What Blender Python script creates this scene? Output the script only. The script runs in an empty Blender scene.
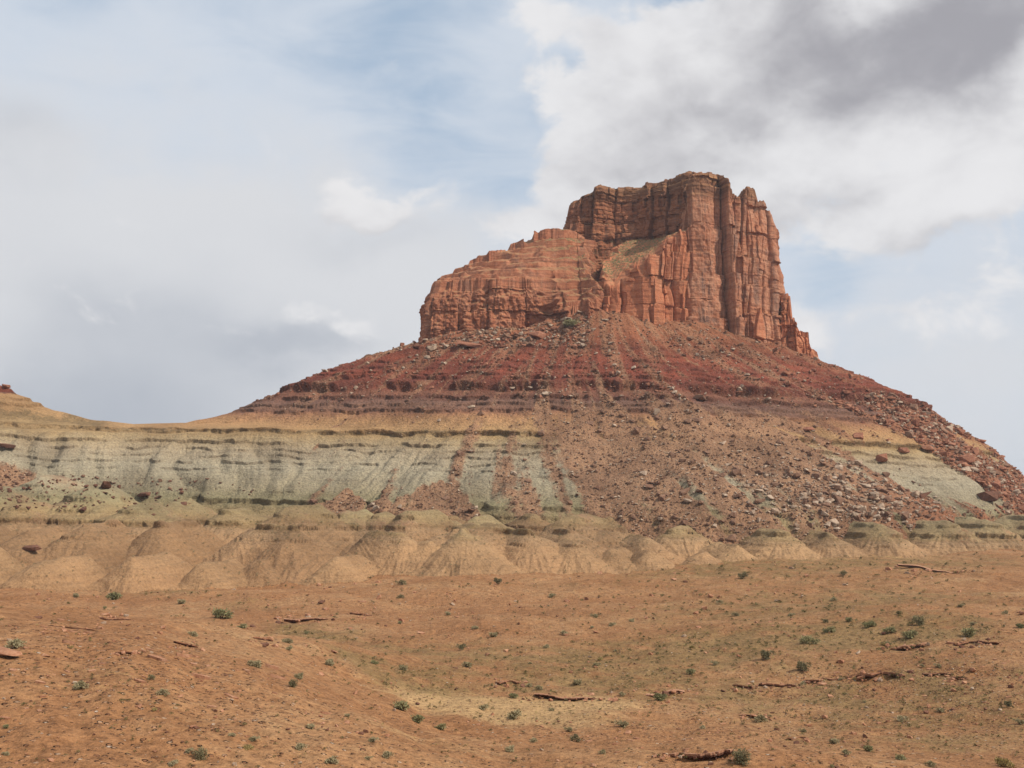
import bpy, math, random
import numpy as np

C = bpy.context.scene.collection
SC = bpy.context.scene
R = math.radians
random.seed(7)
rng = np.random.default_rng(11)

# ------------------------------------------------------------------ camera
F = 1100.0                                   # focal length in pixels of a 1024 wide picture
PITCH = math.atan(116.0 / F)
cam_d = bpy.data.cameras.new("camera")
cam = bpy.data.objects.new("camera", cam_d); C.objects.link(cam)
cam_d.sensor_width = 36.0
cam_d.lens = 36.0 * F / 1024.0
cam_d.clip_start = 0.5
cam_d.clip_end = 30000
cam.location = (0, 0, 0)
cam.rotation_euler = (math.pi / 2 + PITCH, 0, 0)
SC.camera = cam

# ------------------------------------------------------------------ sun and exposure
SUN_DIR = np.array([0.63, -0.34, 0.70]); SUN_DIR /= np.linalg.norm(SUN_DIR)
sun_d = bpy.data.lights.new("sun", 'SUN')
sun_d.energy = 4.6
sun_d.angle = R(0.8)
sun_d.color = (1.0, 0.95, 0.87)
sun = bpy.data.objects.new("sun", sun_d); C.objects.link(sun)
from mathutils import Vector, Matrix, Quaternion
sun.rotation_euler = Vector(SUN_DIR).to_track_quat('Z', 'Y').to_euler()
vs = SC.view_settings
vs.view_transform = 'Standard'
try: vs.look = 'None'
except Exception: pass
vs.exposure = 0.0; vs.gamma = 1.0; vs.use_curve_mapping = False


def lin(c, k=1.0):
    """sRGB 0-255 to a linear RGBA colour"""
    o = []
    for v in c:
        v = v / 255.0
        o.append((v / 12.92 if v <= 0.04045 else ((v + 0.055) / 1.055) ** 2.4) * k)
    return (o[0], o[1], o[2], 1.0)


class NG:
    """small helper to write node graphs"""
    def __init__(self, nt):
        self.nt = nt; nt.nodes.clear()
    def n(self, t, **kw):
        nd = self.nt.nodes.new(t)
        for k, v in kw.items(): setattr(nd, k, v)
        return nd
    def set(self, sock, v):
        if isinstance(v, bpy.types.NodeSocket): self.nt.links.new(v, sock)
        elif v is not None: sock.default_value = v
    def m(self, op, a, b=None, c=None, clamp=False):
        nd = self.n('ShaderNodeMath', operation=op); nd.use_clamp = clamp
        self.set(nd.inputs[0], a)
        if b is not None: self.set(nd.inputs[1], b)
        if c is not None: self.set(nd.inputs[2], c)
        return nd.outputs[0]
    def add(self, a, b): return self.m('ADD', a, b)
    def sub(self, a, b): return self.m('SUBTRACT', a, b)
    def mul(self, a, b): return self.m('MULTIPLY', a, b)
    def smooth(self, x, lo, hi, o0=0.0, o1=1.0):
        nd = self.n('ShaderNodeMapRange', interpolation_type='SMOOTHSTEP')
        self.set(nd.inputs['Value'], x)
        nd.inputs['From Min'].default_value = lo; nd.inputs['From Max'].default_value = hi
        nd.inputs['To Min'].default_value = o0; nd.inputs['To Max'].default_value = o1
        return nd.outputs['Result']
    def noise(self, vec, scale, detail=4, rough=0.55, dist=0.0, lac=2.0):
        nd = self.n('ShaderNodeTexNoise', noise_dimensions='3D')
        self.set(nd.inputs['Vector'], vec)
        nd.inputs['Scale'].default_value = scale; nd.inputs['Detail'].default_value = detail
        nd.inputs['Roughness'].default_value = rough; nd.inputs['Distortion'].default_value = dist
        nd.inputs['Lacunarity'].default_value = lac
        return nd.outputs['Fac']
    def voro(self, vec, scale, out='Distance', feature='F1', rnd=1.0):
        nd = self.n('ShaderNodeTexVoronoi', feature=feature)
        self.set(nd.inputs['Vector'], vec); nd.inputs['Scale'].default_value = scale
        nd.inputs['Randomness'].default_value = rnd
        return nd.outputs[out]
    def mix(self, f, a, b, blend='MIX'):
        nd = self.n('ShaderNodeMix', data_type='RGBA', blend_type=blend)
        self.set(nd.inputs[0], f); self.set(nd.inputs[6], a); self.set(nd.inputs[7], b)
        return nd.outputs[2]
    def ramp(self, f, stops, interp='LINEAR'):
        nd = self.n('ShaderNodeValToRGB'); cr = nd.color_ramp; cr.interpolation = interp
        while len(cr.elements) > 1: cr.elements.remove(cr.elements[-1])
        cr.elements[0].position = stops[0][0]; cr.elements[0].color = stops[0][1]
        for p, c in stops[1:]:
            e = cr.elements.new(p); e.color = c
        self.set(nd.inputs[0], f)
        return nd.outputs[0]
    def vmul(self, vec, s):
        nd = self.n('ShaderNodeVectorMath', operation='MULTIPLY'); self.set(nd.inputs[0], vec); nd.inputs[1].default_value = s
        return nd.outputs[0]
    def vadd(self, vec, s):
        nd = self.n('ShaderNodeVectorMath', operation='ADD'); self.set(nd.inputs[0], vec); self.set(nd.inputs[1], s)
        return nd.outputs[0]
    def comb(self, x, y, z=0.0):
        nd = self.n('ShaderNodeCombineXYZ'); self.set(nd.inputs[0], x); self.set(nd.inputs[1], y); self.set(nd.inputs[2], z)
        return nd.outputs[0]
    def bump(self, h, strength, dist, normal=None):
        nd = self.n('ShaderNodeBump'); self.set(nd.inputs['Height'], h)
        nd.inputs['Strength'].default_value = strength; nd.inputs['Distance'].default_value = dist
        if normal is not None: self.set(nd.inputs['Normal'], normal)
        return nd.outputs[0]
    def attr(self, name, out='Fac'):
        nd = self.n('ShaderNodeAttribute'); nd.attribute_name = name
        return nd.outputs[out]
    def principled(self, col, rough=0.95, normal=None, spec=0.12):
        b = self.n('ShaderNodeBsdfPrincipled'); self.set(b.inputs['Base Color'], col)
        b.inputs['Roughness'].default_value = rough
        b.inputs['Specular IOR Level'].default_value = spec
        if normal is not None: self.set(b.inputs['Normal'], normal)
        o = self.n('ShaderNodeOutputMaterial'); self.nt.links.new(b.outputs[0], o.inputs[0])
        return b


HAZE = 0.00009

# ------------------------------------------------------------------ world: sky with clouds
def build_world():
    w = bpy.data.worlds.new("World"); SC.world = w; w.use_nodes = True
    g = NG(w.node_tree)
    STR = 0.10
    tc = g.n('ShaderNodeTexCoord')
    sep = g.n('ShaderNodeSeparateXYZ'); g.set(sep.inputs[0], tc.outputs['Generated'])
    az = g.m('ARCTAN2', sep.outputs[0], sep.outputs[1])
    el = g.m('ARCSINE', sep.outputs[2])
    sky = g.n('ShaderNodeTexSky', sky_type='NISHITA'); sky.sun_disc = False
    sky.sun_elevation = math.asin(SUN_DIR[2])
    sky.sun_rotation = math.atan2(SUN_DIR[0], SUN_DIR[1])
    sky.air_density = 1.0; sky.dust_density = 1.2; sky.ozone_density = 1.5
    A = lambda px: math.atan((px - 512) / F)
    E = lambda py: math.atan((384 - py) / F) + PITCH
    # domain: (azimuth, elevation); turbulence so that blob edges break up
    dom = g.comb(az, g.mul(el, 1.45), 0.0)
    wob = g.n('ShaderNodeTexNoise', noise_dimensions='3D'); g.set(wob.inputs['Vector'], dom)
    wob.inputs['Scale'].default_value = 7.0; wob.inputs['Detail'].default_value = 5; wob.inputs['Roughness'].default_value = 0.55
    off = g.vadd(wob.outputs['Color'], (-0.5, -0.5, -0.5))
    offs = g.n('ShaderNodeSeparateXYZ'); g.set(offs.inputs[0], off)
    def blob(px, py, sx, sy, warp=0.12, rot=0.0):
        """soft elliptical patch of sky around a direction; sizes in the same angular measure"""
        u = g.sub(g.add(az, g.mul(offs.outputs[0], warp)), A(px))
        v = g.sub(g.add(el, g.mul(offs.outputs[1], warp)), E(py))
        if rot:
            c, s = math.cos(rot), math.sin(rot)
            u, v = g.add(g.mul(u, c), g.mul(v, s)), g.sub(g.mul(v, c), g.mul(u, s))
        u = g.m('DIVIDE', u, sx / F); v = g.m('DIVIDE', v, sy / F)
        d = g.add(g.mul(u, u), g.mul(v, v))
        return g.m('EXPONENT', g.mul(d, -1.0))
    def total(lst):
        s = None
        for wgt, b in lst:
            t = g.mul(blob(*b), wgt)
            s = t if s is None else g.add(s, t)
        return s
    n1 = g.noise(dom, 5.5, 8, 0.55, 0.3)
    n2 = g.noise(g.vadd(dom, (3.1, 1.7, 0.4)), 12.0, 8, 0.58, 0.4)
    n3 = g.noise(g.vadd(g.vmul(dom, (1.0, 2.2, 1.0)), (8.0, 2.0, 1.0)), 7.0, 7, 0.6, 0.8)
    # 1 clear sky with a pale veil of high cloud
    gap = total([(1.0, (380, 25, 100, 50, .10, .2)), (0.7, (130, 0, 140, 40, .1)), (1.7, (700, 8, 36, 26, .08)), (0.9, (575, 98, 60, 34, .1, .5)),
                 (0.75, (420, 120, 90, 60, .12)), (0.8, (845, 265, 45, 45, .1)), (0.6, (500, 200, 60, 50, .1)), (0.5, (1010, 300, 60, 30, .1)),
                 (0.4, (700, -60, 300, 60, .1))])
    veil = g.m('MULTIPLY_ADD', g.add(g.mul(n3, 0.8), g.mul(n1, 0.5)), 1.2, 0.18)
    veil = g.m('SUBTRACT', veil, g.mul(gap, 0.58))
    veil = g.smooth(veil, -0.05, 1.0, 0.25, 0.98)
    k = 1.0 / STR
    def col(c, m=1.0): l = lin(c, k * m); return l
    skyc = g.mix(0.45, sky.outputs[0], col((150, 194, 230)))
    base = g.mix(veil, skyc, col((209, 217, 228)))
    # 2 broad soft cloud bank on the left, greyer towards its foot
    bank = total([(1.0, (60, 240, 260, 130, .2)), (0.8, (330, 270, 220, 100, .2)), (0.9, (150, 400, 420, 90, .15)), (0.75, (980, 400, 250, 110, .15))])
    bd = g.smooth(g.add(bank, g.mul(g.sub(n1, 0.5), 0.9)), 0.05, 1.05)
    grey = total([(0.95, (40, 430, 240, 60, .1)), (0.55, (290, 356, 70, 22, .12)), (0.45, (0, 165, 70, 40, .1)), (0.35, (370, 240, 90, 22, .12)), (0.55, (150, 330, 160, 60, .1))])
    gsh = g.smooth(g.add(grey, g.mul(g.sub(n1, 0.5), 0.7)), -0.05, 1.35)
    bankc = g.mix(gsh, col((219, 220, 223)), col((169, 175, 186)))
    c1 = g.mix(g.mul(bd, 0.92), base, bankc)
    # 3 heaped clouds: bright crowns, grey flat undersides
    cum = total([(1.2, (770, 75, 150, 70, .16, .1)), (1.3, (960, 50, 190, 80, .14)), (0.95, (640, 110, 80, 60, .15)), (0.9, (600, 190, 70, 45, .13)), (.7, (690, 170, 80, 50, .14)),
                 (1.0, (790, 165, 110, 50, .15)), (1.35, (935, 228, 80, 30, .12)), (0.75, (1020, 180, 80, 60, .13)), (0.85, (380, 208, 70, 24, .14)),
                 (0.7, (445, 165, 26, 30, .14)), (0.6, (520, 235, 60, 26, .12)), (0.5, (900, 330, 130, 40, .15)),
                 (0.5, (560, 30, 80, 34, .15)), (0.5, (800, 300, 70, 60, .15)), (0.5, (300, 330, 90, 30, .15))])
    cden = g.add(cum, g.add(g.mul(g.sub(n2, 0.5), 1.9), g.mul(g.sub(n1, 0.5), 0.8)))
    ca = g.smooth(cden, 0.28, 0.74)
    under = total([(1.1, (930, 64, 170, 40, .16, .05)), (0.6, (1000, 30, 150, 40, .12)), (0.5, (740, 112, 120, 28, .15)), (0.6, (940, 266, 90, 16, .1)), (0.45, (600, 216, 70, 20, .12)),
                   (0.6, (380, 232, 70, 14, .1)), (0.5, (800, 212, 90, 18, .12)), (0.35, (800, 20, 100, 30, .14)), (0.25, (900, 130, 200, 36, .15)), (0.4, (640, 156, 100, 26, .15)), (0.4, (880, 390, 150, 30, .12))])
    puff = g.noise(g.vadd(dom, (1.0, -0.012, 2.0)), 16.0, 7, 0.55, 0.2)
    ush = g.add(under, g.add(g.mul(g.sub(n2, 0.52), -0.9), g.mul(g.sub(puff, 0.5), 1.2)))
    ush = g.smooth(ush, -0.2, 1.45)
    cumc = g.mix(ush, col((235, 234, 235)), col((160, 158, 164)))
    c2 = g.mix(g.mul(ca, 0.94), c1, cumc)
    bg = g.n('ShaderNodeBackground'); g.set(bg.inputs[0], c2); bg.inputs[1].default_value = STR
    out = g.n('ShaderNodeOutputWorld'); w.node_tree.links.new(bg.outputs[0], out.inputs[0])
    w.cycles.sampling_method = 'MANUAL'; w.cycles.sample_map_resolution = 512
build_world()


# ------------------------------------------------------------------ numeric noise
_ang = np.linspace(0, 2 * np.pi, 256, endpoint=False)
_g2 = np.stack([np.cos(_ang), np.sin(_ang)], 1)
_pr = np.random.default_rng(5)
_g3 = _pr.normal(size=(256, 3)); _g3 /= np.linalg.norm(_g3, axis=1)[:, None]

def _hash(ix, iy, iz, seed):
    h = (ix.astype(np.int64) * 374761393 + iy.astype(np.int64) * 668265263 + iz * 2147483647 + seed * 144269) & 0xFFFFFFFF
    h = ((h ^ (h >> 13)) * 1274126177) & 0xFFFFFFFF
    return (h ^ (h >> 16))

def rnd1(i, seed=0, j=0):
    i = np.asarray(i)
    return (_hash(i, np.asarray(j) + np.zeros_like(i), 0, seed) & 0xFFFF) / 65535.0

def perlin2(x, y, seed=0):
    x0 = np.floor(x); y0 = np.floor(y); fx = x - x0; fy = y - y0
    ix = x0.astype(np.int64); iy = y0.astype(np.int64)
    u = fx * fx * fx * (fx * (fx * 6 - 15) + 10); v = fy * fy * fy * (fy * (fy * 6 - 15) + 10)
    def gr(dx, dy):
        g = _g2[_hash(ix + dx, iy + dy, 0, seed) & 255]
        return g[..., 0] * (fx - dx) + g[..., 1] * (fy - dy)
    a = gr(0, 0); b = gr(1, 0); c = gr(0, 1); d = gr(1, 1)
    return 1.5 * ((a + (b - a) * u) + ((c + (d - c) * u) - (a + (b - a) * u)) * v)

def perlin3(x, y, z, seed=0):
    x0 = np.floor(x); y0 = np.floor(y); z0 = np.floor(z); fx = x - x0; fy = y - y0; fz = z - z0
    ix = x0.astype(np.int64); iy = y0.astype(np.int64); iz = z0.astype(np.int64)
    s = lambda t: t * t * t * (t * (t * 6 - 15) + 10)
    u, v, w = s(fx), s(fy), s(fz)
    def gr(dx, dy, dz):
        g = _g3[_hash(ix + dx, iy + dy, (iz + dz) * 1, seed) & 255]
        return g[..., 0] * (fx - dx) + g[..., 1] * (fy - dy) + g[..., 2] * (fz - dz)
    l = lambda a, b, t: a + (b - a) * t
    return 1.5 * l(l(l(gr(0, 0, 0), gr(1, 0, 0), u), l(gr(0, 1, 0), gr(1, 1, 0), u), v),
                   l(l(gr(0, 0, 1), gr(1, 0, 1), u), l(gr(0, 1, 1), gr(1, 1, 1), u), v), w)

def fbm2(x, y, oct=4, seed=0, gain=0.5):
    s = np.zeros_like(x); a = 1.0; t = 0.0; f = 1.0
    for i in range(oct):
        s += a * perlin2(x * f, y * f, seed + i * 17); t += a; a *= gain; f *= 2.03
    return s / t

def fbm3(x, y, z, oct=4, seed=0, gain=0.5):
    s = np.zeros_like(x); a = 1.0; t = 0.0; f = 1.0
    for i in range(oct):
        s += a * perlin3(x * f, y * f, z * f, seed + i * 17); t += a; a *= gain; f *= 2.03
    return s / t

def ridged(x, y, oct=3, seed=0):
    s = np.zeros_like(x); a = 1.0; t = 0.0; f = 1.0
    for i in range(oct):
        s += a * (1 - 2 * np.abs(perlin2(x * f, y * f, seed + i * 13))); t += a; a *= 0.5; f *= 2.1
    return s / t

def sstep(x, a, b):
    t = np.clip((x - a) / (b - a), 0, 1); return t * t * (3 - 2 * t)

def smax(a, b, k):
    h = np.clip(0.5 + 0.5 * (a - b) / k, 0, 1)
    return b + (a - b) * h + k * h * (1 - h)

def at(px, py, Y):
    """the point in the direction of a picture position, at world depth Y"""
    u = (px - 512) / F; v = (384 - py) / F
    d = np.array([u, math.cos(PITCH) - v * math.sin(PITCH), math.sin(PITCH) + v * math.cos(PITCH)])
    return d * (Y / d[1])


# ------------------------------------------------------------------ the shape of the land
CX, CY = 40.0, 505.0                          # the middle of the butte
DIP = 0.022                                   # beds fall gently to the right
LEV = np.array([76.0, 73.0, 46.0, 33.0, 22.0, -4.0, -40.0])
PHI = np.radians([-180, -130, -90, -67, -45, -22, 0, 22, 45, 68, 90, 130, 180])
RAD = np.array([
    # -180 -130  -90  -67  -45  -22    0   22   45   68   90  130  180
    [  20,  20,  20,  20,  20,  20,  20,  20,  20,  20,  20,  20,  20],
    [  70,  75,  80,  86,  58,  45,  41,  44,  56,  72,  81,  78,  70],
    [ 115, 122, 132, 147, 104,  90,  86,  89, 101, 125, 138, 128, 115],
    [ 135, 142, 160, 171, 128, 112, 108, 111, 123, 144, 155, 146, 135],
    [ 155, 162, 180, 192, 147, 131, 127, 130, 143, 163, 174, 165, 155],
    [ 205, 212, 226, 232, 190, 176, 172, 175, 174, 190, 200, 205, 205],
    [ 235, 242, 262, 272, 226, 210, 204, 204, 196, 212, 226, 232, 235]], float)
_ph = np.linspace(-np.pi, np.pi, 721)
_rad = []
for row in RAD:
    v = np.interp(_ph, PHI, row)
    kk = np.hanning(61); kk /= kk.sum()
    v = np.convolve(np.concatenate([v[-31:-1], v, v[1:31]]), kk, 'valid')
    _rad.append(v)
_rad = np.array(_rad)

LEDGES = [  # bed elevation, height of the step, how continuous
    (-11.0, .7, .4), (-8.0, 1.5, .75), (-5.2, 1.2, .6), (-2.2, 1.7, .7), (1.0, .7, .35), (8.5, .8, .5), (11.0, .9, .6), (13.2, .8, .55), (15.6, .9, .6), (18.4, 1.3, .85), (22.9, 1.9, .8), (27.5, .5, .3), (32.3, 1.5, .9), (35.0, 1.2, .8), (38.2, 1.6, .8),
    (43.2, 3.8, .72), (47.2, 2.0, .65), (49.2, 1.1, .8), (52.0, 1.0, .7), (55.2, 1.0, .7), (58.8, .9, .6), (62.0, 1.0, .6), (66.5, .9, .5)]

RIDGE = np.array([[-60, 460, 52], [-96, 441, 40], [-112, 436, 35], [-128, 431, 30.2], [-147, 427, 29.3], [-160, 425, 30.8], [-178, 425, 34.8], [-198, 425, 44], [-240, 425, 62], [-330, 420, 84], [-460, 420, 90]], float)

TOE_X = np.array([-400, -200, -100, -50, 0, 60, 100, 150, 250, 500])
TOE_Y = np.array([190, 205, 219, 236, 252, 286, 308, 334, 380, 500])
def toe(x): return np.interp(x, TOE_X, TOE_Y)

def seg_dist(x, y, ax, ay, bx, by):
    dx, dy = bx - ax, by - ay
    L2 = dx * dx + dy * dy + 1e-9
    t = np.clip(((x - ax) * dx + (y - ay) * dy) / L2, 0, 1)
    return np.hypot(x - ax - t * dx, y - ay - t * dy), t

def ground_base(x, y):
    """desert floor, with the wash in the middle and the knolls in front"""
    far = np.interp(y, [0, 40, 70, 105, 150, 220, 320, 420, 5000], [-12.5, -15.0, -17.2, -19.6, -19.2, -18.2, -17.2, -17.0, -17.0])
    far = far + 0.006 * np.clip(x, -60, 140)
    # knoll on the left
    kx = x - np.interp(y, [40, 60, 80, 100, 115], [14, 10, 5, 0, 0])
    z = far + np.interp(kx, [-90, -58, -44, -31, -21, -15, -9, -2], [10.4, 10.2, 9.8, 8.4, 5.6, 3.0, .9, 0]) * sstep(-y, -152, -108) * sstep(y, 20, 75)
    z = z + 1.6 * fbm2(x / 46 + 3, y / 46, 2, 178) * sstep(y, 60, 120) * (y < 2000)
    # knoll low in the middle right
    dd = np.hypot((x - 13) / 17, (y - 67) / 12)
    z = z + 2.6 * np.exp(-dd ** 2 * 1.3)
    # shelf on the right
    z = z + 1.5 * sstep(x, 20, 60) * sstep(y, 90, 112) * (1 - sstep(y, 150, 200))
    z = z + 0.8 * sstep(x, 25, 80) * sstep(y, 60, 90)
    return z

MTINT = []
MOUNDS = []   # apex x, y, z, slope, back x, back y, rise, seed
def mound(px, py, dt, slope=0.58, L=30, lean=0.0, rise=2.0):
    X = (px - 512) / F * 280
    for _ in range(6):
        Y = toe(X) + dt
        X = (px - 512) / F * Y
    p = at(px, py, Y)
    MOUNDS.append((p[0], Y, p[2], slope, p[0] + lean * L, Y + L, rise, len(MOUNDS)))
    q = rnd1(np.array(len(MOUNDS)), 771)
    MTINT.append(.62 + .38 * q if dt < 30 else (.0 + .30 * q if dt < 60 else .25 + .35 * q))
for px, py, dt, sl in [(-60, 552, 16, .55), (38, 560, 12, .62), (133, 556, 14, .60), (205, 563, 14, .62), (262, 560, 20, .6), (338, 558, 14, .58), (463, 533, 19, .58), (572, 541, 17, .55),
                       (649, 551, 13, .55), (733, 545, 15, .52), (780, 530, 18, .55), (830, 533, 20, .5), (879, 523, 19, .58), (946, 521, 20, .5), (985, 518, 22, .5), (1040, 516, 22, .5), (1110, 512, 24, .5)]:
    mound(px, py, dt, sl, 11, 0.5 * (512 - px) / 512, 0.4)
for px, py, dt, sl in [(85, 524, 42, .6), (160, 523, 46, .58), (250, 536, 42, .56), (25, 530, 40, .6), (-40, 522, 42, .6), (300, 537, 46, .5), (385, 546, 38, .5),
                       (85, 486, 84, .55), (15, 503, 70, .55), (170, 502, 82, .5), (225, 510, 78, .5), (130, 505, 64, .5), (-20, 488, 90, .5), (40, 476, 112, .5), (280, 516, 80, .5)]:
    mound(px, py, dt, sl, 12, 0.2, 0.6)
mound(430, 541, 24, .58, 22, -1.4, -2)
mound(610, 549, 20, .5, 12, .3, 0)
mound(700, 553, 9, .5, 8, .3, 0)
_r = random.Random(3)
for i in range(30):
    px = 300 + i * 26 + _r.uniform(-14, 14)
    for row in range(2):
        if _r.random() < .2: continue
        dt = 34 + row * 26 + _r.uniform(-9, 9)
        X = (px - 512) / F * (toe(0) + dt)
        for _ in range(5):
            Y = toe(X) + dt; X = (px - 512) / F * Y
        z = -7.8 + row * 3.4 - DIP * X + _r.uniform(-1.8, 1.5)
        MOUNDS.append((X, Y, z, _r.uniform(.42, .66), X + _r.uniform(-9, 9), Y + _r.uniform(3, 12), .5, len(MOUNDS))); MTINT.append(_r.choice([.1, .25, .4, .55, .7]))

def terrace(z, s, mask):
    """steps at the hard beds: s is the bed elevation of a point; also how far the lip juts out and where bare rock shows"""
    out = np.zeros_like(z); jut = np.zeros_like(z); bare = np.zeros_like(z)
    for i, (e, h, cont) in enumerate(LEDGES):
        t = (s - e) / h
        w = 1.15
        # inside +-w*h: squeeze to a steep face in the middle, flatter above and below
        inside = np.abs(t) < w
        face = np.clip(t / 0.16, -1, 1) * 0.5
        flat = np.where(np.abs(t) > 0.16, np.sign(t) * (0.5 + (np.abs(t) - 0.16) * (w - 0.5) / (w - 0.16)), face)
        mk = np.clip(mask[i], 0, 1)
        out += np.where(inside, (flat - t) * h, 0) * mk
        jut += h * mk * (1.0 if e < 30 else .65) * (0.42 * np.exp(-((t - .20) / .13) ** 2) - 0.50 * np.exp(-((t + .17) / .13) ** 2))
        bare = np.maximum(bare, mk * np.exp(-(t / .30) ** 4))
    return z + out, jut, bare

def floor_z(x, y, ty, warp=None):
    g = ground_base(x, y)
    amp = np.clip(y / 120, .5, 1)
    g = g + amp * (0.9 * fbm2(x / 22, y / 22, 4, 180) + 0.42 * fbm2(x / 6, y / 6, 3, 184)) + 0.12 * fbm2(x / 1.6, y / 1.6, 3, 188, .6)
    # shallow rills running to the wash
    g = g - 0.28 * sstep(ridged(x / 14 + .02 * y, y / 34, 2, 190), .55, .95)
    # thin hard beds break the surface as low steps
    sg = g + 0.5 * fbm2(x / 20, y / 30, 2, 196)
    stepn = sstep(fbm2(x / 10, y / 10, 2, 197), 0.0, .35)
    st = np.zeros_like(g)
    for e in (-17.9, -16.2, -14.6, -13.0, -11.3):
        t = (sg - e) / 0.34
        st += np.where(np.abs(t) < 1.2, (np.clip(t / .12, -1, 1) * .5 + np.where(np.abs(t) > .12, np.sign(t) * (np.abs(t) - .12) * .648, 0) - t) * .34, 0) * stepn
    return g + st * (y < 330)

def land(x, y, full=False):
    """height of the land and the masks that say what lies on it"""
    x = np.asarray(x, float); y = np.asarray(y, float)
    if x.size and float(np.hypot(x, y).max()) < 188.0:
        z = floor_z(x, y, None); o = np.zeros_like(x)
        return (z, o.astype(int), z, o + .5, o, o, o, o, o) if full else z
    # --- butte slopes
    dx, dy = x - CX, y - CY
    r = np.hypot(dx, dy); ph = np.arctan2(dx, -dy)
    fi = (ph + np.pi) / (2 * np.pi) * 720
    i0 = np.clip(fi.astype(int), 0, 719); ft = fi - i0
    sarc = ph * 150.0
    warp = fbm2(x / 40, y / 40, 3, 21)
    lowf = fbm2(sarc / 48, r / 200, 2, 23)
    spur = 7.0 * np.exp(-((np.degrees(ph) + 6) / 13.0) ** 2) + 5.0 * np.exp(-((np.degrees(ph) + 52) / 9.0) ** 2) + 4.0 * np.exp(-((np.degrees(ph) - 52) / 10.0) ** 2)
    rw = r + warp * 4.5 + 6.0 * lowf - (spur - 3.0) * sstep(-r, -170, -45) + 1.3 * fbm2(x / 7, y / 7, 3, 24)
    b = np.full_like(x, LEV[0])
    rk = [_rad[k][i0] * (1 - ft) + _rad[k][i0 + 1] * ft for k in range(len(LEV))]
    for k in range(len(LEV) - 1):
        t = np.clip((rw - rk[k]) / (rk[k + 1] - rk[k]), 0, 1)
        b = np.where(rw > rk[k], LEV[k] + (LEV[k + 1] - LEV[k]) * t, b)
    degb = np.degrees(ph)
    dzc = np.interp(degb, [-180, -100, -80, -65, -45, -27, -12, 5, 22, 35, 48, 60, 90, 180], [-2, -4, -4, -3.5, -.5, 4.5, 7.0, 6.5, 4.5, 3.5, 1.5, -.5, -3.5, -2]) + 1.6 * fbm2(sarc / 11, r / 40, 3, 26)
    b = b + dzc * np.exp(-(np.clip(r - rk[1], 0, None) / 20.0) ** 2)
    s_b = b + DIP * (x - 0)
    # talus: where debris hides the beds
    shr = sarc - .33 * (r - 120)
    streak = fbm2(shr / 9, r / 70, 3, 40)
    streak2 = fbm2(shr / 22 + 5, r / 110, 2, 44)
    deg = np.degrees(ph) - .10 * (r - 120) * (np.abs(ph) < 1.2)
    centre = np.exp(-((deg - 15) / 33.0) ** 4)
    right = sstep(deg, 42, 52) * (1 - 0.25 * sstep(deg, 80, 100))
    window = np.exp(-((deg - 37) / 8.5) ** 2 - ((s_b - 12) / 14) ** 2) + 0.9 * np.exp(-((deg - 66) / 7) ** 2 - ((s_b - 26) / 5) ** 2)
    cover = np.maximum(centre * sstep(-s_b, -42, -26), right * sstep(-s_b, -47, -36))
    tal = cover + 1.15 * streak + 0.6 * streak2 + .25 * fbm2(x / 4, y / 4, 3, 46) - window * 1.25 - .12
    cone = np.zeros_like(x)
    for (ax, ay, w0) in ((-55, 360, 1.2), (-24, 357, .8)):
        cone = np.maximum(cone, sstep(w0 * (ay + 2 - y) + 1 + 5 * fbm2(x / 4, y / 8, 3, 47) - np.abs(x - ax + .2 * (ay - y)), -3, 3.5) * (y < ay + 2) * .9)
    tal = tal + cone
    uprub = np.clip(sstep(s_b, 52, 66) * 0.95 + 0.45 * sstep(s_b, 34, 42), 0, 1) * (0.45 + 1.5 * fbm2(sarc / 16, r / 50, 3, 48) + .4 * streak)
    talus = sstep(tal, 0.0, 0.7)
    rub = np.clip(np.maximum(talus * 0.9, uprub * 1.0) + 0.5 * sstep(fbm2(shr / 6, r / 60, 3, 52), .0, .35) * sstep(s_b, 18, 30), 0, 1)
    # flutes cut by rain into the soft beds
    soft = sstep(-s_b, -34, -21)
    deep = soft * (0.35 + 0.65 * sstep(-s_b, -22, -10))
    n_f = ridged(sarc / 17 + 0.9 * warp, r / 120, 2, 60)
    n_g = ridged(sarc / 5.2 + 0.3 * warp, r / 45, 2, 63)
    fl = deep * (1 - 0.75 * talus)
    b = b + fl * (-3.6 * n_f + 1.0 - 0.45 * n_g + .35 * fbm2(x / 3, y / 3, 3, 64)) - 0.35 * fl
    b = b + (1 - soft) * (1.7 * ridged(sarc / 24, r / 70, 3, 66) + 1.3 * fbm2(x / 6, y / 6, 4, 67, .6) - .5) * sstep(-b, -74, -69)
    b = b + .5 * fbm2(x / 2.6, y / 2.6, 3, 65, .65) * sstep(-b, -74, -70) * (.45 + .55 * (1 - soft))
    b = b + (talus * .55 + rub * .4) * (fbm2(x / 8, y / 8, 3, 68) * .9 + .45 * np.abs(fbm2(x / 1.6, y / 1.6, 3, 69)) + .7 * streak)
    # --- ridge running off to the left
    dmin = np.full_like(x, 1e9); crest = np.zeros_like(x)
    for a, c in zip(RIDGE[:-1], RIDGE[1:]):
        d, t = seg_dist(x, y, a[0], a[1], c[0], c[1])
        cz = a[2] + (c[2] - a[2]) * t
        sel = d < dmin
        crest = np.where(sel, cz, crest); dmin = np.where(sel, d, dmin)
    dmin = np.clip(dmin + 3.0 * fbm2(x / 26, y / 60, 3, 70), 0, None)
    d1 = np.clip((crest - 30.0) / 0.5, 0, None)
    lo = np.minimum(crest, 30.0)
    z1 = crest - 0.5 * dmin
    e0 = 25.0
    d2 = d1 + (lo - e0) / 0.2
    z2 = lo - 0.2 * (dmin - d1)
    z3 = e0 - 0.64 * (dmin - d2)
    rd = np.where(dmin < d1, z1, np.where(dmin < d2, z2, z3))
    rsoft = sstep(-(rd + DIP * x), -26, -16)
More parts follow.
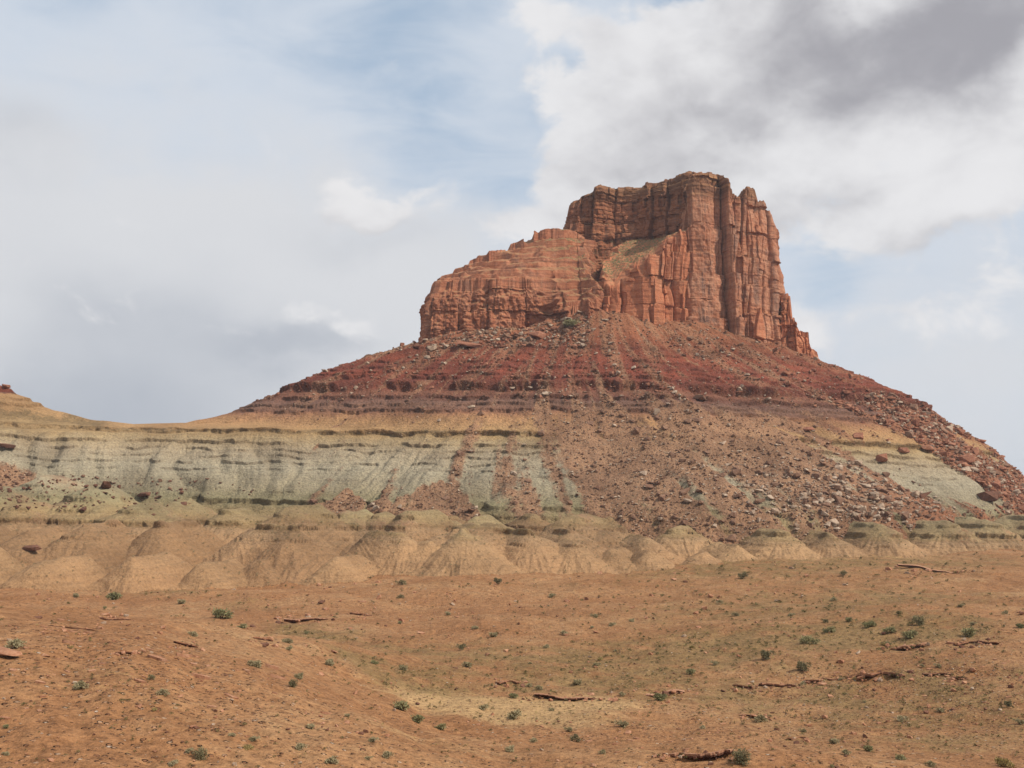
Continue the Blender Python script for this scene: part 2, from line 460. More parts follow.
    xs = x + 0.25 * (y - 400)
    n_r = ridged(xs / 17 + 0.9 * warp, y / 120, 2, 80); n_r2 = ridged(xs / 5.0 + .3 * warp, y / 60, 2, 83)
    rd = rd + rsoft * (-3.6 * n_r + 1.0 - 0.45 * n_r2 - .3 + .35 * fbm2(x / 3, y / 3, 3, 87))
    up = smax(b, rd, 2.0)
    onridge = rd > b
    talus = np.where(onridge, sstep(np.exp(-((x + 180) / 27) ** 2) * sstep(-rd, -19, -7) + .35 * fbm2(xs / 9, y / 50, 3, 86), .35, .75), talus)
    rub = np.where(onridge, talus, rub)
    s_up = up + DIP * x + 0.9 * warp + 1.5 * fbm2(x / 11, y / 11, 3, 98) + .9 * fbm2(x / 34, y / 34, 2, 99)
    masks = []
    for i, (e, h, cont) in enumerate(LEDGES):
        mm = 0.35 + 1.5 * (cont - 0.5) + 2.2 * fbm2(x / 14 + 7 * i, y / 14, 3, 100 + i)
        masks.append(mm * (1 - 0.8 * talus) * 1.25)
    up, jut, bare = terrace(up, s_up, masks)
    rr_ = np.maximum(r, 1.0)
    ux = np.where(onridge, 0.0, dx / rr_); uy = np.where(onridge, -1.0, dy / rr_)
    # --- bench and mounds at the foot
    ty = toe(x)
    tb = np.clip((y - ty) / 85.0, -0.3, 1.6)
    bench = -22.5 + 16.5 * sstep(tb, .35, 1.15) + 2.0 * np.clip(tb - 1, 0, 1) - DIP * x * 0.5
    tint = np.full_like(x, .5)
    m = bench + 0.8 * fbm2(x / 12, y / 12, 3, 120) - 1.0
    for (ax, ay, az, sl, bx, by, rise, sd) in MOUNDS:
        near = (np.abs(x - ax) < 60) & (y > ay - 45) & (y < by + 50)
        if not near.any(): continue
        xx, yy = x[near], y[near]
        wx = xx + 1.6 * perlin2(xx / 9, yy / 9, 130 + sd)
        wy = yy + 1.6 * perlin2(xx / 9 + 50, yy / 9, 131 + sd)
        d, t = seg_dist(wx, wy, ax, ay, bx, by)
        ang = np.arctan2(xx - ax, yy - ay)
        flu = ridged(ang * 4 + sd, d / 30, 2, 140 + sd) * sstep(d, 2.5, 13) * 0.6 + ridged(xx / 1.5 + ang * 3, d / 26, 2, 150 + sd) * sstep(d, 1.0, 5) * 0.38 + .16 * fbm2(xx / 3, yy / 3, 3, 145)
        w = .8
        prof = sl * 1.42 * (np.sqrt(d * d + w * w) - w) * (1.0 - 0.17 * np.clip(d / 20, 0, 1.6))
        zz = az + rise * t - prof + flu
        won = sstep(zz - m[near], -.5, .9)
        tint[near] = tint[near] + (MTINT[sd] - tint[near]) * won
        m[near] = smax(m[near], zz, 0.25)
    m = m + .20 * fbm2(x / 2.6, y / 2.6, 3, 125) + .5 * fbm2(x / 7, y / 7, 2, 126)
    s_m = m + DIP * x
    mm = [(0.7 if e == -8.0 else .4) + 2.2 * fbm2(x / 9 + 3 * i, y / 9, 3, 160 + i) if e < 2 else np.zeros_like(x) for i, (e, h, c) in enumerate(LEDGES)]
    m, jutm, barem = terrace(m, s_m + .5 * warp, mm)
    # --- desert floor
    g = floor_z(x, y, ty)
    g = np.where(y > ty + 30, g - 6, g)
    z = smax(smax(g, m, 0.35), up, 0.6)
    reg = np.where((g >= m) & (g >= up), 0, np.where(up >= m, 2, 1))
    if not full: return z
    lft = sstep(-x, 140, 165)
    strat = z + DIP * x
    strat = strat + lft * (np.where(z > 25.5, (25.5 - z) * .72, 0) + 32 * sstep(z + 1.5 * fbm2(x / 5, y / 5, 2, 199), 40.5, 42.0)) + (reg == 1) * (tint - .5) * 5.0 * sstep(strat, -12, -9) + 0.9 * warp * (reg == 2) + 0.35 * warp * (reg == 1)
    J = np.where(reg == 2, jut, np.where(reg == 1, jutm, 0)); ux = np.where(reg == 2, ux, 0); uy = np.where(reg == 2, uy, -1.0)
    B = np.where(reg == 2, bare, np.where(reg == 1, barem * .8, 0))
    btal = np.clip(.9 * fbm2(x / 13, y / 13, 3, 127) + .15, 0, 1) * sstep(strat, -12, -7)
    tint = np.where(reg == 1, tint, .5)
    return z, reg, strat, tint, np.where(reg == 2, talus, btal), np.where(reg == 2, rub, btal * .6), B, J * ux, J * uy


def make_mesh(name, V, faces, mat=None, parent=None, smooth=False, attrs=None, faces3=None):
    V = np.ascontiguousarray(V, np.float32)
    me = bpy.data.meshes.new(name)
    me.vertices.add(len(V)); me.vertices.foreach_set('co', V.ravel())
    faces = np.asarray(faces, np.int32)
    k = faces.shape[1]
    li = faces.ravel(); ls = np.arange(len(faces), dtype=np.int32) * k; 
    if faces3 is not None and len(faces3):
        f3 = np.asarray(faces3, np.int32)
        ls = np.concatenate([ls, len(li) + np.arange(len(f3), dtype=np.int32) * 3]); li = np.concatenate([li, f3.ravel()])
    me.loops.add(len(li)); me.loops.foreach_set('vertex_index', li)
    me.polygons.add(len(ls)); me.polygons.foreach_set('loop_start', ls.astype(np.int32))
    me.polygons.foreach_set('use_smooth', np.full(len(ls), smooth, bool))
    me.update(calc_edges=True)
    for a, v in (attrs or {}).items():
        at_ = me.attributes.new(a, 'FLOAT', 'POINT'); at_.data.foreach_set('value', np.ascontiguousarray(v, np.float32))
    me.validate()
    o = bpy.data.objects.new(name, me); C.objects.link(o)
    if mat: me.materials.append(mat)
    if parent is not None: o.parent = parent
    return o

def tag(o, label=None, cat=None, group=None, kind=None):
    if label: o['label'] = label
    if cat: o['category'] = cat
    if group: o['group'] = group
    if kind: o['kind'] = kind
    return o


# ------------------------------------------------------------------ materials
ALB = 0.68      # what a sunlit colour in the picture is worth as surface colour
def mat_new(name):
    m = bpy.data.materials.new(name); m.use_nodes = True
    return m, NG(m.node_tree)

def mat_slopes():
    m, g = mat_new('layered_slopes')
    pos = g.n('ShaderNodeNewGeometry').outputs['Position']
    s = g.attr('strat'); tal = g.attr('talus'); rub = g.attr('rubble'); bare = g.attr('bare')
    w = g.noise(pos, 0.12, 4, .6); w2 = g.noise(pos, 0.9, 4, .6)
    ss = g.add(s, g.add(g.mul(g.sub(w, .5), 4.5), g.mul(g.sub(w2, .5), 2.2)))
    fac = g.m('DIVIDE', g.add(ss, 20.0), 95.0)
    P = lambda e: (e + 20.0) / 95.0
    k = ALB
    stops = [(-20, (178, 136, 97)), (-12, (182, 143, 104)), (-9.0, (174, 141, 105)), (-8.4, (150, 120, 84)), (-7.2, (172, 145, 104)), (-4, (166, 147, 108)), (-1.5, (162, 150, 114)),
             (2, (178, 163, 132)), (9, (189, 175, 147)), (15, (191, 171, 140)), (20, (196, 168, 126)), (22.2, (190, 156, 110)), (23.0, (150, 124, 88)), (24.2, (202, 160, 112)), (29, (196, 148, 104)),
             (31.5, (176, 126, 94)), (32.8, (136, 96, 78)), (34.2, (146, 108, 88)), (36.5, (142, 106, 90)), (38.2, (128, 84, 68)), (40.5, (152, 102, 80)), (42.2, (140, 82, 64)), (44.2, (128, 72, 56)),
             (46.5, (140, 76, 60)), (50, (158, 84, 64)), (53, (138, 74, 58)), (57, (160, 86, 64)), (61, (140, 78, 58)), (66, (164, 98, 70)), (74, (172, 112, 80))]
    base = g.ramp(fac, [(P(e), lin(c, k)) for e, c in stops])
    tn = g.attr('tint')
    base = g.mix(g.smooth(tn, .55, 1.0, 0, .5), base, g.mix(.5, base, lin((204, 166, 120), k)))
    base = g.mix(g.smooth(tn, .45, .0, 0, .9), base, g.mix(.5, base, lin((138, 104, 72), k)))
    nzs = g.n('ShaderNodeSeparateXYZ'); g.set(nzs.inputs[0], g.n('ShaderNodeNewGeometry').outputs['True Normal'])
    lag = g.mul(g.mul(g.smooth(nzs.outputs[2], .86, .95), g.attr('clay')), .4)
    base = g.mix(lag, base, lin((150, 120, 86), k))
    # thin beds inside the big ones
    beds = g.noise(g.vmul(pos, (0.02, 0.02, 1.0)), 1.6, 5, .65)
    base = g.mix(g.smooth(beds, .35, .75, 0.0, .42), base, g.mix(.5, base, lin((96, 66, 52), k)), 'MIX')
    base = g.mix(g.mul(g.smooth(g.add(bare, g.mul(g.sub(w2, .5), .9)),   .35, .85), .45), base, g.mix(.5, base, lin((84, 60, 46), k)))
    # debris colours
    tcol = g.ramp(g.noise(pos, .10, 5, .6), [(.3, lin((136, 104, 82), k)), (.5, lin((162, 122, 95), k)), (.68, lin((180, 140, 108), k))])
    sx = g.n('ShaderNodeSeparateXYZ'); g.set(sx.inputs[0], pos)
    redder = g.smooth(g.add(sx.outputs[0], g.mul(g.sub(w, .5), 60.0)), 95.0, 150.0)
    tcol = g.mix(redder, tcol, g.ramp(g.noise(pos, .25, 5, .6), [(.3, lin((136, 82, 62), k)), (.55, lin((166, 100, 72), k)), (.7, lin((178, 122, 90), k))]))
    tal2 = g.smooth(g.add(tal, g.add(g.mul(g.sub(w2, .5), 1.3), g.mul(g.sub(g.noise(pos, .35, 4, .6), .5), .9))), .15, .95)
    col = g.mix(g.mul(tal2, .85), base, tcol)
    col = g.mix(g.mul(g.smooth(g.add(rub, g.mul(g.sub(w2, .5), .8)), .25, .9), .6), col, g.mix(.5, tcol, lin((186, 138, 102), k)))
    # gravel speckle
    v = g.voro(pos, 1.15, 'Color'); vs_ = g.n('ShaderNodeSeparateColor'); g.set(vs_.inputs[0], v)
    vd = g.voro(pos, 1.15, 'Distance')
    chip = g.mul(g.smooth(vd, .42, .18), g.smooth(vs_.outputs[0], .45, .55))
    chipc = g.ramp(vs_.outputs[1], [(0, lin((96, 66, 54), k)), (.4, lin((150, 104, 80), k)), (.75, lin((186, 150, 120), k)), (1, lin((206, 184, 160), k))])
    col = g.mix(g.mul(chip, g.m('MULTIPLY_ADD', rub, .85, .06)), col, chipc)
    fine = g.noise(pos, 1.5, 6, .75)
    clay = g.attr('clay')
    col = g.mix(g.m('MULTIPLY_ADD', clay, -.25, .8), col, g.mix(1.0, col, g.ramp(fine, [(.33, (.5, .48, .47, 1)), (.5, (1, 1, 1, 1)), (.67, (1.4, 1.36, 1.3, 1))]), 'MULTIPLY'))
    big = g.noise(pos, .05, 5, .65)
    col = g.mix(1.0, col, g.ramp(big, [(.34, (.76, .74, .73, 1)), (.5, (1, 1, 1, 1)), (.66, (1.16, 1.15, 1.13, 1))]), 'MULTIPLY')
    h = g.add(g.mul(fine, 1.0), g.mul(chip, g.mul(rub, .7)))
    h = g.mul(h, g.m('MULTIPLY_ADD', clay, -.4, 1.0)); w2 = g.mul(w2, g.m('MULTIPLY_ADD', clay, -.5, 1.0))
    nrm = g.bump(h, .9, .6)
    nrm = g.bump(w2, .8, 1.4, nrm)
    g.principled(col, .95, nrm)
    return m

def mat_ground():
    m, g = mat_new('red_desert_soil')
    pos = g.n('ShaderNodeNewGeometry').outputs['Position']
    k = ALB * .95
    veg = g.attr('veg'); sand = g.attr('sand'); grav = g.attr('gravel')
    a = g.noise(pos, .06, 5, .6); b = g.noise(pos, .5, 5, .65); c = g.noise(pos, 1.5, 6, .75)
    soil = g.ramp(g.add(g.mul(a, .6), g.mul(b, .4)), [(.32, lin((158, 110, 72), k)), (.46, lin((176, 125, 84), k)), (.56, lin((186, 138, 96), k)), (.68, lin((196, 154, 110), k))])
    soil = g.mix(g.smooth(g.add(sand, g.mul(g.sub(b, .5), .7)), .25, .8), soil, lin((204, 164, 116), k))
    olive = g.ramp(b, [(.35, lin((124, 108, 70), k)), (.6, lin((152, 126, 82), k))])
    soil = g.mix(g.mul(g.smooth(g.add(veg, g.mul(g.sub(c, .5), 1.6)),   .12, .8), .65), soil, olive)
    v1 = g.voro(pos, 2.6, 'Color'); s1 = g.n('ShaderNodeSeparateColor'); g.set(s1.inputs[0], v1)
    d1 = g.voro(pos, 2.6, 'Distance')
    pres = g.smooth(g.add(s1.outputs[0], g.mul(g.sub(grav, .5), .55)), .50, .58)
    chip = g.mul(g.smooth(d1, .44, .2), pres)
    chipc = g.ramp(s1.outputs[1], [(0, lin((126, 84, 62), k)), (.35, lin((162, 112, 78), k)), (.6, lin((196, 144, 106), k)), (.93, lin((212, 172, 138), k)), (1, lin((226, 206, 184), k))])
    col = g.mix(g.mul(chip, .8), soil, chipc)
    v2 = g.voro(pos, 9.0, 'Color'); s2 = g.n('ShaderNodeSeparateColor'); g.set(s2.inputs[0], v2)
    col = g.mix(.45, col, g.mix(1.0, col, g.ramp(s2.outputs[0], [(0, (.6, .58, .56, 1)), (.5, (1, 1, 1, 1)), (1, (1.3, 1.28, 1.25, 1))]), 'MULTIPLY'))
    col = g.mix(.85, col, g.mix(1.0, col, g.ramp(c, [(.34, (.5, .47, .44, 1)), (.5, (1, 1, 1, 1)), (.66, (1.3, 1.3, 1.28, 1))]), 'MULTIPLY'))
    h = g.add(g.mul(c, .8), g.mul(chip, .9))
    nrm = g.bump(h, .9, .3)
    nrm = g.bump(b, .7, .8, nrm)
    g.principled(col, .96, nrm)
    return m

def mat_cliff(name, cols, varnish, top_tan=0.0, strat_amt=.45):
    m, g = mat_new(name)
    k = ALB
    pos = g.n('ShaderNodeNewGeometry').outputs['Position']
    sx = g.n('ShaderNodeSeparateXYZ'); g.set(sx.inputs[0], pos)
    nz = g.n('ShaderNodeSeparateXYZ'); g.set(nz.inputs[0], g.n('ShaderNodeNewGeometry').outputs['True Normal'])
    a = g.noise(pos, .09, 5, .6); b = g.noise(pos, .6, 5, .65); c = g.noise(pos, 2.6, 4, .7)
    st = g.noise(g.vmul(pos, (.03, .03, 1.0)), .8, 6, .65)
    stv = g.noise(g.vmul(pos, (1.0, 1.0, .06)), .30, 6, .62)
    stv2 = g.noise(g.vmul(pos, (1.0, 1.0, .05)), .9, 5, .6)
    col = g.ramp(g.add(g.mul(a, .5), g.mul(b, .5)), [(.33, lin(cols[0], k)), (.48, lin(cols[1], k)), (.62, lin(cols[2], k))])
    col = g.mix(g.smooth(st, .42, .7, 0, strat_amt), col, lin((112, 66, 50), k))
    col = g.mix(g.smooth(st, .46, .3, 0, strat_amt), col, lin((205, 140, 98), k))
    steep = g.smooth(nz.outputs[2], .55, .25)
    var = g.mul(g.mul(g.smooth(g.add(g.mul(stv, .65), g.mul(stv2, .35)), .47, .62), steep), g.smooth(a, .32, .6))
    col = g.mix(g.mul(var, varnish), col, lin((126, 98, 86), k))
    pale = g.mul(g.smooth(stv2, .56, .68), steep)
    col = g.mix(g.mul(pale, .3), col, lin((214, 158, 118), k))
    if top_tan:
        tt = g.smooth(g.add(sx.outputs[2], g.mul(g.sub(b, .5), 6.0)), top_tan, top_tan + 9)
        col = g.mix(g.mul(tt, .75), col, g.ramp(st, [(.35, lin((178, 134, 92), k)), (.5, lin((132, 92, 66), k)), (.62, lin((104, 72, 54), k))]))
    # ledges carry sand and a little scrub
    flat = g.smooth(nz.outputs[2], .62, .85)
    col = g.mix(g.mul(flat, .8), col, g.ramp(b, [(.36, lin((150, 126, 88), k)), (.5, lin((186, 138, 98), k)), (.62, lin((176, 118, 84), k))]))
    scr = g.mul(g.attr('scrub'), g.smooth(g.noise(pos, .9, 5, .7), .47, .56))
    col = g.mix(g.mul(scr, g.smooth(nz.outputs[2], .3, .6)), col, lin((112, 110, 72), k))
    col = g.mix(.5, col, g.mix(1.0, col, g.ramp(c, [(.3, (.55, .55, .55, 1)), (.5, (1, 1, 1, 1)), (.7, (1.3, 1.28, 1.25, 1))]), 'MULTIPLY'))
    nrm = g.bump(c, .5, .35)
    nrm = g.bump(g.add(g.mul(b, .7), g.mul(st, .8)), .6, 1.0, nrm)
    g.principled(col, .93, nrm)
    return m

def mat_rock(name, cols, scale=1.2):
    m, g = mat_new(name); k = ALB
    tc = g.n('ShaderNodeNewGeometry').outputs['Position']
    oi = g.n('ShaderNodeObjectInfo').outputs['Random']
    a = g.noise(tc, scale, 5, .65); b = g.noise(tc, scale * 5, 4, .7)
    col = g.ramp(g.add(g.mul(a, .7), g.mul(b, .3)), [(.32, lin(cols[0], k)), (.5, lin(cols[1], k)), (.66, lin(cols[2], k))])
    col = g.mix(g.smooth(oi, 0.0, 1.0, 0.0, .35), col, lin(cols[2], k))
    g.principled(col, .92, g.bump(g.add(a, g.mul(b, .4)), .5, .15))
    return m

def mat_leaf(name, c0, c1):
    m, g = mat_new(name); k = ALB
    oi = g.n('ShaderNodeObjectInfo').outputs['Random']
    pos = g.n('ShaderNodeNewGeometry').outputs['Position']
    f = g.add(g.mul(oi, .4), g.mul(g.noise(pos, 3.0, 3, .6), .6))
    col = g.ramp(f, [(.25, lin(c0, k)), (.7, lin(c1, k))])
    g.principled(col, .8, None, .1)
    return m

M_SLOPE = mat_slopes()
M_GROUND = mat_ground()


# ------------------------------------------------------------------ terrain mesh: one sheet, split where the kind of land changes
HALF = R(25.6)
a_mid = np.linspace(-HALF, HALF, 1380)
a_l = -HALF - np.cumsum(np.geomspace(0.0008, 0.03, 40))[::-1]
a_r = HALF + np.cumsum(np.geomspace(0.0008, 0.03, 40))
AZ = np.concatenate([a_l, a_mid, a_r])
rows = [np.geomspace(4, 42, 30, endpoint=False)]
rr = 42.0; near = []
while rr < 215:
    near.append(rr); rr += max(0.16, rr * rr / 20.0 / F * 1.05)
rows.append(np.array(near))
rows.append(np.arange(rr, 345, 0.42)); rows.append(np.arange(345, 500, 0.40)); rows.append(np.arange(500, 560, 1.2))
rows.append(np.arange(560, 800, 6.0)); rows.append(np.geomspace(800, 14000, 24))
RR = np.concatenate(rows)
NA, NR = len(AZ), len(RR)
NNEAR = int(np.searchsorted(RR, 187.9))
gx = (np.sin(AZ)[:, None] * RR[None, :]); gy = (np.cos(AZ)[:, None] * RR[None, :])
Z, REG, STRAT, TINT, TALUS, RUB, BARE, OX, OY = [np.concatenate([a.reshape(NA, -1), b.reshape(NA, -1)], 1) for a, b in zip(land(gx[:, :NNEAR].ravel(), gy[:, :NNEAR].ravel(), True), land(gx[:, NNEAR:].ravel(), gy[:, NNEAR:].ravel(), True))]
print("terrain grid", NA, NR, NA * NR)
ELEV = Z / RR[None, :]
VISMAX = np.maximum.accumulate(ELEV, axis=1)

def hit(px, py):
    """where the line of sight through a picture position meets the land"""
    d = at(px, py, 100.0); az = math.atan2(d[0], d[1]); e = d[2] / math.hypot(d[0], d[1])
    i = int(np.clip(np.searchsorted(AZ, az), 0, NA - 1))
    col = VISMAX[i]
    j = int(np.argmax(col >= e))
    if col[j] < e or j == 0: j = NR - 30
    e0, e1 = col[j - 1], col[j]
    t = (e - e0) / (e1 - e0) if e1 > e0 else 0
    r = RR[j - 1] + (RR[j] - RR[j - 1]) * min(max(t, 0), 1)
    x, y = r * math.sin(az), r * math.cos(az)
    return x, y, r * (e if j != NR - 30 else ELEV[i, j])

def visible(x, y, z, slack=0.0):
    az = np.arctan2(x, y); r = np.hypot(x, y)
    i = np.clip(np.searchsorted(AZ, az), 0, NA - 1); j = np.clip(np.searchsorted(RR, r) - 2, 0, NR - 1)
    return (z / r + slack >= VISMAX[i, j]) & (np.abs(az) < R(25.2))

def blobs(x, y, lst):
    o = np.zeros_like(x)
    for (px, py, wx, wy, amt) in lst:
        hx, hy, hz = hit(px, py)
        e = 1100.0 / hy
        depth = hy * hy / (abs(hz) * 1100.0)
        o += amt * np.exp(-((x - hx - (y - hy) * hx / hy) / (wx / e)) ** 2 - ((y - hy) / max(wy * depth, 1.0)) ** 2)
    return o

VEG_SPOTS = [(900, 690, 190, 45, .45), (860, 605, 200, 22, .4), (700, 615, 160, 14, .35), (300, 632, 50, 9, .8), (380, 668, 60, 10, .8), (240, 606, 40, 5, .6), (600, 690, 200, 10, .5), (420, 650, 80, 10, .5), (560, 720, 90, 9, .4), (900, 700, 120, 20, .45), (700, 650, 120, 10, .5), (880, 562, 180, 9, 1.0), (680, 572, 120, 7, .5), (800, 637, 150, 9, .9), (930, 630, 100, 10, .6), (520, 660, 170, 18, .65), (640, 668, 110, 14, .55), (330, 640, 60, 14, .4), (430, 690, 70, 8, .5),
             (950, 740, 120, 22, .5), (170, 592, 60, 4, .8), (500, 585, 200, 4, .35), (720, 700, 60, 8, .3), (100, 680, 60, 14, .35), (880, 600, 160, 12, .35), (230, 730, 80, 15, .25)]
SAND_SPOTS = [(480, 706, 110, 13, 1.1), (600, 700, 60, 10, .6), (560, 725, 120, 10, .4), (420, 740, 120, 12, .5), (900, 553, 60, 3, .6), (800, 556, 60, 3, .5)]
GRAV_SPOTS = [(920, 700, 170, 50, 1.0), (100, 640, 180, 25, .9), (640, 730, 160, 12, .6), (480, 610, 250, 16, .5), (740, 600, 100, 16, .5), (200, 700, 120, 30, .5)]
vx, vy = gx.ravel(), gy.ravel()
VEG = np.clip(blobs(vx, vy, VEG_SPOTS) * (0.7 + 1.0 * fbm2(vx / 5, vy / 5, 3, 300)), 0, 1.2)
SAND = np.clip(blobs(vx, vy, SAND_SPOTS), 0, 1.2)
GRAV = np.clip(.25 + blobs(vx, vy, GRAV_SPOTS) * (0.8 + .8 * fbm2(vx / 7, vy / 7, 3, 305)), 0, 1.2)

VALL = np.stack([gx + OX, gy + OY, Z], -1).reshape(-1, 3)
idx = np.arange(NA * NR).reshape(NA, NR)
quads = np.stack([idx[:-1, :-1], idx[1:, :-1], idx[1:, 1:], idx[:-1, 1:]], -1).reshape(-1, 4)
qreg = np.sort(np.stack([REG[:-1, :-1], REG[1:, :-1], REG[1:, 1:], REG[:-1, 1:]], -1).reshape(-1, 4), 1)[:, 1]
qr = np.broadcast_to(RR[None, :-1], (NA - 1, NR - 1)).ravel()
qreg = np.where(qr > 780, 0, qreg)
ATT = {'strat': STRAT.ravel(), 'talus': TALUS.ravel(), 'rubble': RUB.ravel(), 'bare': BARE.ravel(), 'tint': TINT.ravel(), 'clay': (REG == 1).astype(float).ravel(), 'veg': VEG, 'sand': SAND, 'gravel': GRAV}

def submesh(name, sel, mat, keys, parent=None):
    q = quads[sel]
    used = np.zeros(len(VALL), bool); used[q.ravel()] = True
    remap = np.cumsum(used) - 1
    return make_mesh(name, VALL[used], remap[q], mat, parent, True, {k: ATT[k][used] for k in keys})

ground = tag(submesh('ground', qreg == 0, M_GROUND, ('veg', 'sand', 'gravel')), 'red desert floor with a shallow wash and scattered scrub', 'ground', kind='structure')
hills = tag(submesh('badland_hills', qreg == 1, M_SLOPE, ('strat', 'talus', 'rubble', 'bare', 'tint', 'clay')), 'row of bare ochre and grey-green clay mounds along the foot of the butte', 'hills', kind='structure')
butte = bpy.data.objects.new('butte', None); C.objects.link(butte); butte.location = (CX, CY, 0)
tag(butte, 'tall red sandstone butte with layered slopes of red, tan and pale green', 'butte', kind='structure')
slope = submesh('layered_slope', qreg == 2, M_SLOPE, ('strat', 'talus', 'rubble', 'bare', 'tint', 'clay'))
INV = Matrix.Translation((-CX, -CY, 0))
slope.parent = butte; slope.matrix_parent_inverse = INV


# ------------------------------------------------------------------ cliffs of the cap
def cells1(s, w, seed):
    """jittered cells along a line: index, distance to the nearest edge, random per cell"""
    u = s / w
    i = np.floor(u).astype(np.int64)
    e = lambda k: k + 0.38 * (rnd1(k, seed) * 2 - 1)
    lo, hi = e(i), e(i + 1)
    i2 = np.where(u < lo, i - 1, np.where(u > hi, i + 1, i))
    lo, hi = e(i2), e(i2 + 1)
    cells1.pos = (u - .5 * (lo + hi)) * w
    return i2, np.minimum(u - lo, hi - u) * w, np.where(u - lo < hi - u, i2, i2 + 1)

def cliff(name, poly, zb, ztop, mat, seed, N=900, M=150, rings=60, batter=.08, col_w=7.0, col_a=1.6, bed_w=4.0, bed_a=.8, crack=1.8, rough=.9, round_=1.5, scrub=None, flare=0.0, center=None, relief_top=None, smoothing=9, topn=1.0, alcove=0.0, notch=1.0, facet=.7, sub=1.0):
    P = np.array(poly, float)
    # front edges get their share of points; resample evenly
    Q = np.vstack([P, P[:1]])
    L = np.concatenate([[0], np.cumsum(np.hypot(*np.diff(Q, axis=0).T))])
    s = np.linspace(0, L[-1], N, endpoint=False)
    px = np.interp(s, L, Q[:, 0]); py = np.interp(s, L, Q[:, 1])
    kk = np.hanning(smoothing + 2)[1:-1]; kk /= kk.sum(); h = smoothing // 2
    sm = lambda v: np.convolve(np.concatenate([v[-h:], v, v[:h]]), kk, 'valid')
    px, py = sm(px), sm(py)
    k2 = np.hanning(2 * (N // 60) + 3)[1:-1]; k2 /= k2.sum(); h2 = len(k2) // 2
    sm2 = lambda v: np.convolve(np.concatenate([v[-h2:], v, v[:h2]]), k2, 'valid')
    tx, ty = np.roll(sm2(px), -1) - np.roll(sm2(px), 1), np.roll(sm2(py), -1) - np.roll(sm2(py), 1)
    tl = np.hypot(tx, ty); nx, ny = ty / tl, -tx / tl
    area = 0.5 * np.sum(px * np.roll(py, -1) - np.roll(px, -1) * py)
    if area < 0: nx, ny = -nx, -ny
    cx, cy = center if center is not None else (px.mean(), py.mean())
    zt = ztop(px, py)
    u = np.linspace(0, 1, M)
    S, U = np.meshgrid(s, u, indexing='ij')
    PX, PY = np.repeat(px[:, None], M, 1), np.repeat(py[:, None], M, 1)
    ZT = np.repeat(zt[:, None], M, 1)
    Zw = zb + (ZT - zb) * U
    hgt = (Zw - zb)
    # displacement, positive is inwards
    D = batter * hgt - flare * np.clip(1 - hgt / 10.0, 0, 1) ** 2 * 6
    w1 = fbm3(PX / 14, PY / 14, Zw / 26, 3, seed) ; w2 = fbm3(PX / 5, PY / 5, Zw / 9, 3, seed + 3)
    Sw = S + 2.2 * w1 + .5 * w2
    Zs = Zw + 1.6 * w1 + DIP * PX
    li, ld, le = cells1(Zs, bed_w, seed + 5)
    li2, ld2, le2 = cells1(Zs, bed_w * .33, seed + 6)
    ci, cd, ce = cells1(Sw, col_w, seed + 7)
    pos1 = cells1.pos
    ci2, cd2, ce2 = cells1(Sw + 3 * rnd1(li, seed + 8), col_w * .38, seed + 9)
    pos2 = cells1.pos
    D += (rnd1(ci, seed + 10) - .5) * 2 * col_a
    D += facet * ((rnd1(ci, seed + 41) - .5) * 1.1 * pos1 + (rnd1(ci2, seed + 42, np.floor(Zs / (bed_w * 2.2)).astype(np.int64)) - .5) * 1.1 * sub * pos2)
    D += facet * (rnd1(li * 31 + ci, seed + 43) - .5) * .5 * (Zs / bed_w - np.floor(Zs / bed_w) - .5) * bed_w
    big = np.floor(Zs / (bed_w * 3.4) + rnd1(ci, seed + 30) * 1.3).astype(np.int64)
    D += (rnd1(ci, seed + 31, big) - .5) * 1.5 * col_a
    D += (rnd1(ci2, seed + 11, np.floor(Zs / (bed_w * 1.7) + 3 * rnd1(ci2, seed + 12)).astype(np.int64)) - .5) * col_a * .7 * sub
    D += (rnd1(li, seed + 13) - .5) * 2 * bed_a + (rnd1(li2, seed + 14) - .5) * bed_a * .7
    pres = np.clip(fbm3(PX / 9, PY / 9, Zw / 30, 2, seed + 15) * 2.2 + .7, 0, 1)
    D += crack * np.exp(-(cd / .55) ** 2) * pres * (.4 + rnd1(ce, seed + 16))
    D += crack * .3 * np.exp(-(cd2 / .3) ** 2) * (rnd1(ce2, seed + 17) > .72)
    D += notch * (.35 + bed_a * .5) * np.exp(-(ld / .35) ** 2) * np.clip(fbm3(PX / 8, PY / 8, Zw / 5, 2, seed + 19) * 3 + (rnd1(le, seed + 18) - .5), 0, 1)
    D += rough * (1.6 * w1 + .8 * w2 + .35 * fbm3(PX / 1.6, PY / 1.6, Zw / 1.6, 2, seed + 20))
    if alcove: D += alcove * np.clip(fbm3(PX / 9, PY / 9, Zw / 7, 3, seed + 40) * 2.6 - .15, 0, 1.2)
    tr = np.clip((Zw - (ZT - round_ * 2.2)) / (round_ * 2.2), 0, 1)
    D += round_ * (1 - np.sqrt(np.clip(1 - tr ** 2, 0, 1)))
    X = PX - nx[:, None] * D; Y = PY - ny[:, None] * D
    wall = np.stack([X, Y, Zw], -1)
    # top surface in shrinking rings
    tt = (np.linspace(0, 1, rings + 1)[1:]) ** 1.0
    ex, ey = X[:, -1], Y[:, -1]
    dm = sm2(D[:, -1]); sx_, sy_ = px - nx * dm, py - ny * dm; dec = np.exp(-tt * 14)[None]
    TX = sx_[:, None] + (cx - sx_[:, None]) * tt[None] + (ex - sx_)[:, None] * dec; TY = sy_[:, None] + (cy - sy_[:, None]) * tt[None] + (ey - sy_)[:, None] * dec
    TZ = ztop(TX.ravel(), TY.ravel()).reshape(TX.shape)
